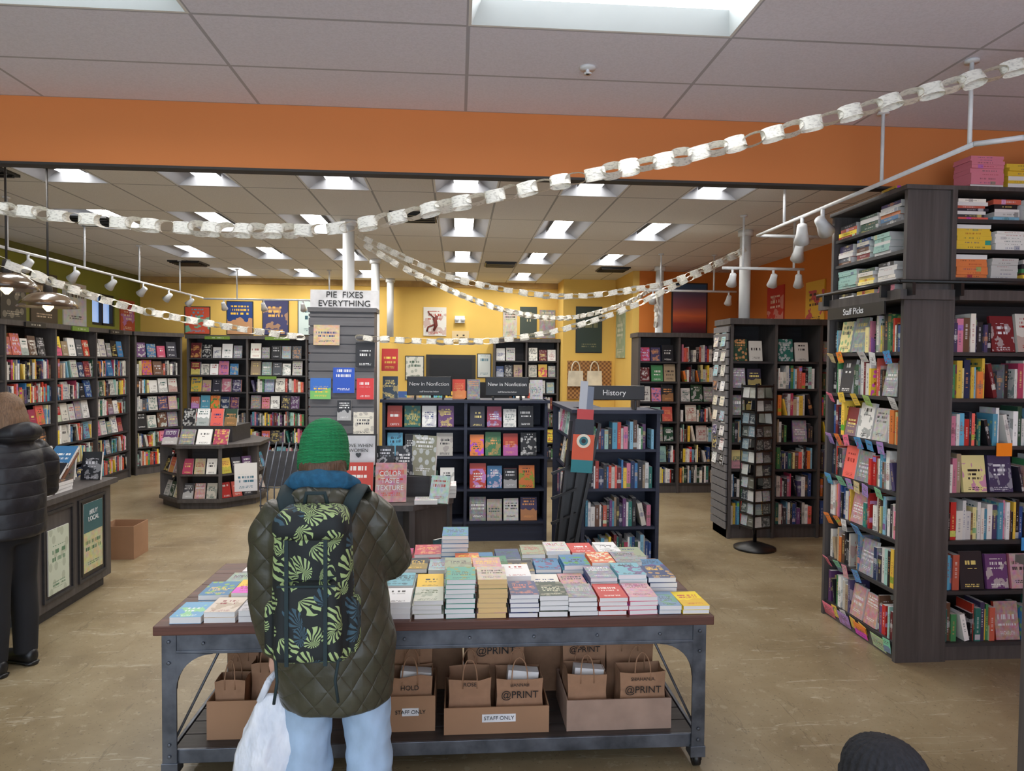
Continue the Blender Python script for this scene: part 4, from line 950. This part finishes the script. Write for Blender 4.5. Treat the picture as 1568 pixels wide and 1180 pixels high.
union('neck',[([(0,0,1.36),(0,.01,1.44)],[.055,.05],14)],M_skin,e,.008,2)
ellip('hair',(0,-.018,.02),(.09,.1,.1),M_hairb,h,lambda v:1+.04*noise.noise(v*6) if v.y<.35 or v.z>.45 else .86)
tb=[]
for k in range(15):
    a=math.pi*.93+math.pi*1.14*k/14; x,y=.082*math.cos(a),-.01+.092*math.sin(a); tb.append(([(x*.9,y*.9,.04),(x*1.08,y*1.08,-.03),(x*1.2+U(-.01,.01),y*1.2,-.09),(x*1.2,y*1.2,-.14-U(0,.05))],[.022,.026,.022,.01],8))
union('hair_locks',tb,M_hairb,h,.007,2)
hand(e,T(-.14,.27,1.0)@RZ(math.radians(-40))@RX(math.radians(80)),1,.8); hand(e,T(.16,.27,1.0)@RZ(math.radians(30))@RX(math.radians(80)),-1,.8)
# child in black beanie
e=empty('child_in_beanie',T(.925,1.43,0)@RZ(.3)@Matrix.Scale(.652,4))
M_cc=quilt('navy_child_coat',C(28,32,44),.1,False,.6,.5)
union('coat',[([(0,0,.66),(0,0,.67),(0,0,.9),(0,0,1.1),(0,0,1.2),(0,0,1.25),(0,0,1.3)],[(.2,.15),(.215,.165),(.215,.165),(.2,.14),(.15,.11),(.1,.09),(.08,.08)],28),
 ([(-.15,0,1.18),(-.24,0,1.05),(-.27,.0,.9),(-.27,.05,.76)],[.075,.085,.08,.065],16),([(.15,0,1.18),(.24,0,1.05),(.27,.0,.9),(.27,.05,.76)],[.075,.085,.08,.065],16)],M_cc,e,.014,5)
union('trousers',[([(0,0,.8),(0,0,.6)],[(.16,.12),(.15,.11)],20),([(-.09,0,.7),(-.1,0,.4),(-.1,0,.07)],[.1,.085,.075],16),([(.09,0,.7),(.1,0,.4),(.1,0,.07)],[.1,.085,.075],16)],M_bt,e,.014,4)
for x in (-.1,.1): shoe(e,x,.02,M_black)
for s_ in (-1,1): hand(e,T(s_*.27,.055,.77),-s_,1.0,.95)
h=head(e,(0,.01,1.375),1.2,M_skin)
M_bk=simple('black_knit',C(36,36,40),.95,0,60,.3,.5)
beanie(h,1.2,M_bk,-.035,26,.14,.05,r=.106)

# ---------------------------------------------------------------- light & camera
w=bpy.data.worlds.new('World'); bpy.context.scene.world=w; w.use_nodes=True
w.node_tree.nodes['Background'].inputs[0].default_value=(.76,.86,1,1); w.node_tree.nodes['Background'].inputs[1].default_value=3.9
cam=bpy.data.cameras.new('camera'); co=bpy.data.objects.new('camera',cam); coll.objects.link(co)
cam.sensor_width=36; cam.lens=24.98; cam.clip_start=.05
co.matrix_world=T(0,0,1.8)@RZ(math.radians(-4.4))@RX(math.radians(90-1.8))@RZ(math.radians(.5))
bpy.context.scene.camera=co
try:
    bpy.context.scene.view_settings.view_transform='Standard'; bpy.context.scene.view_settings.gamma=1.02
except Exception as ex: print(ex)
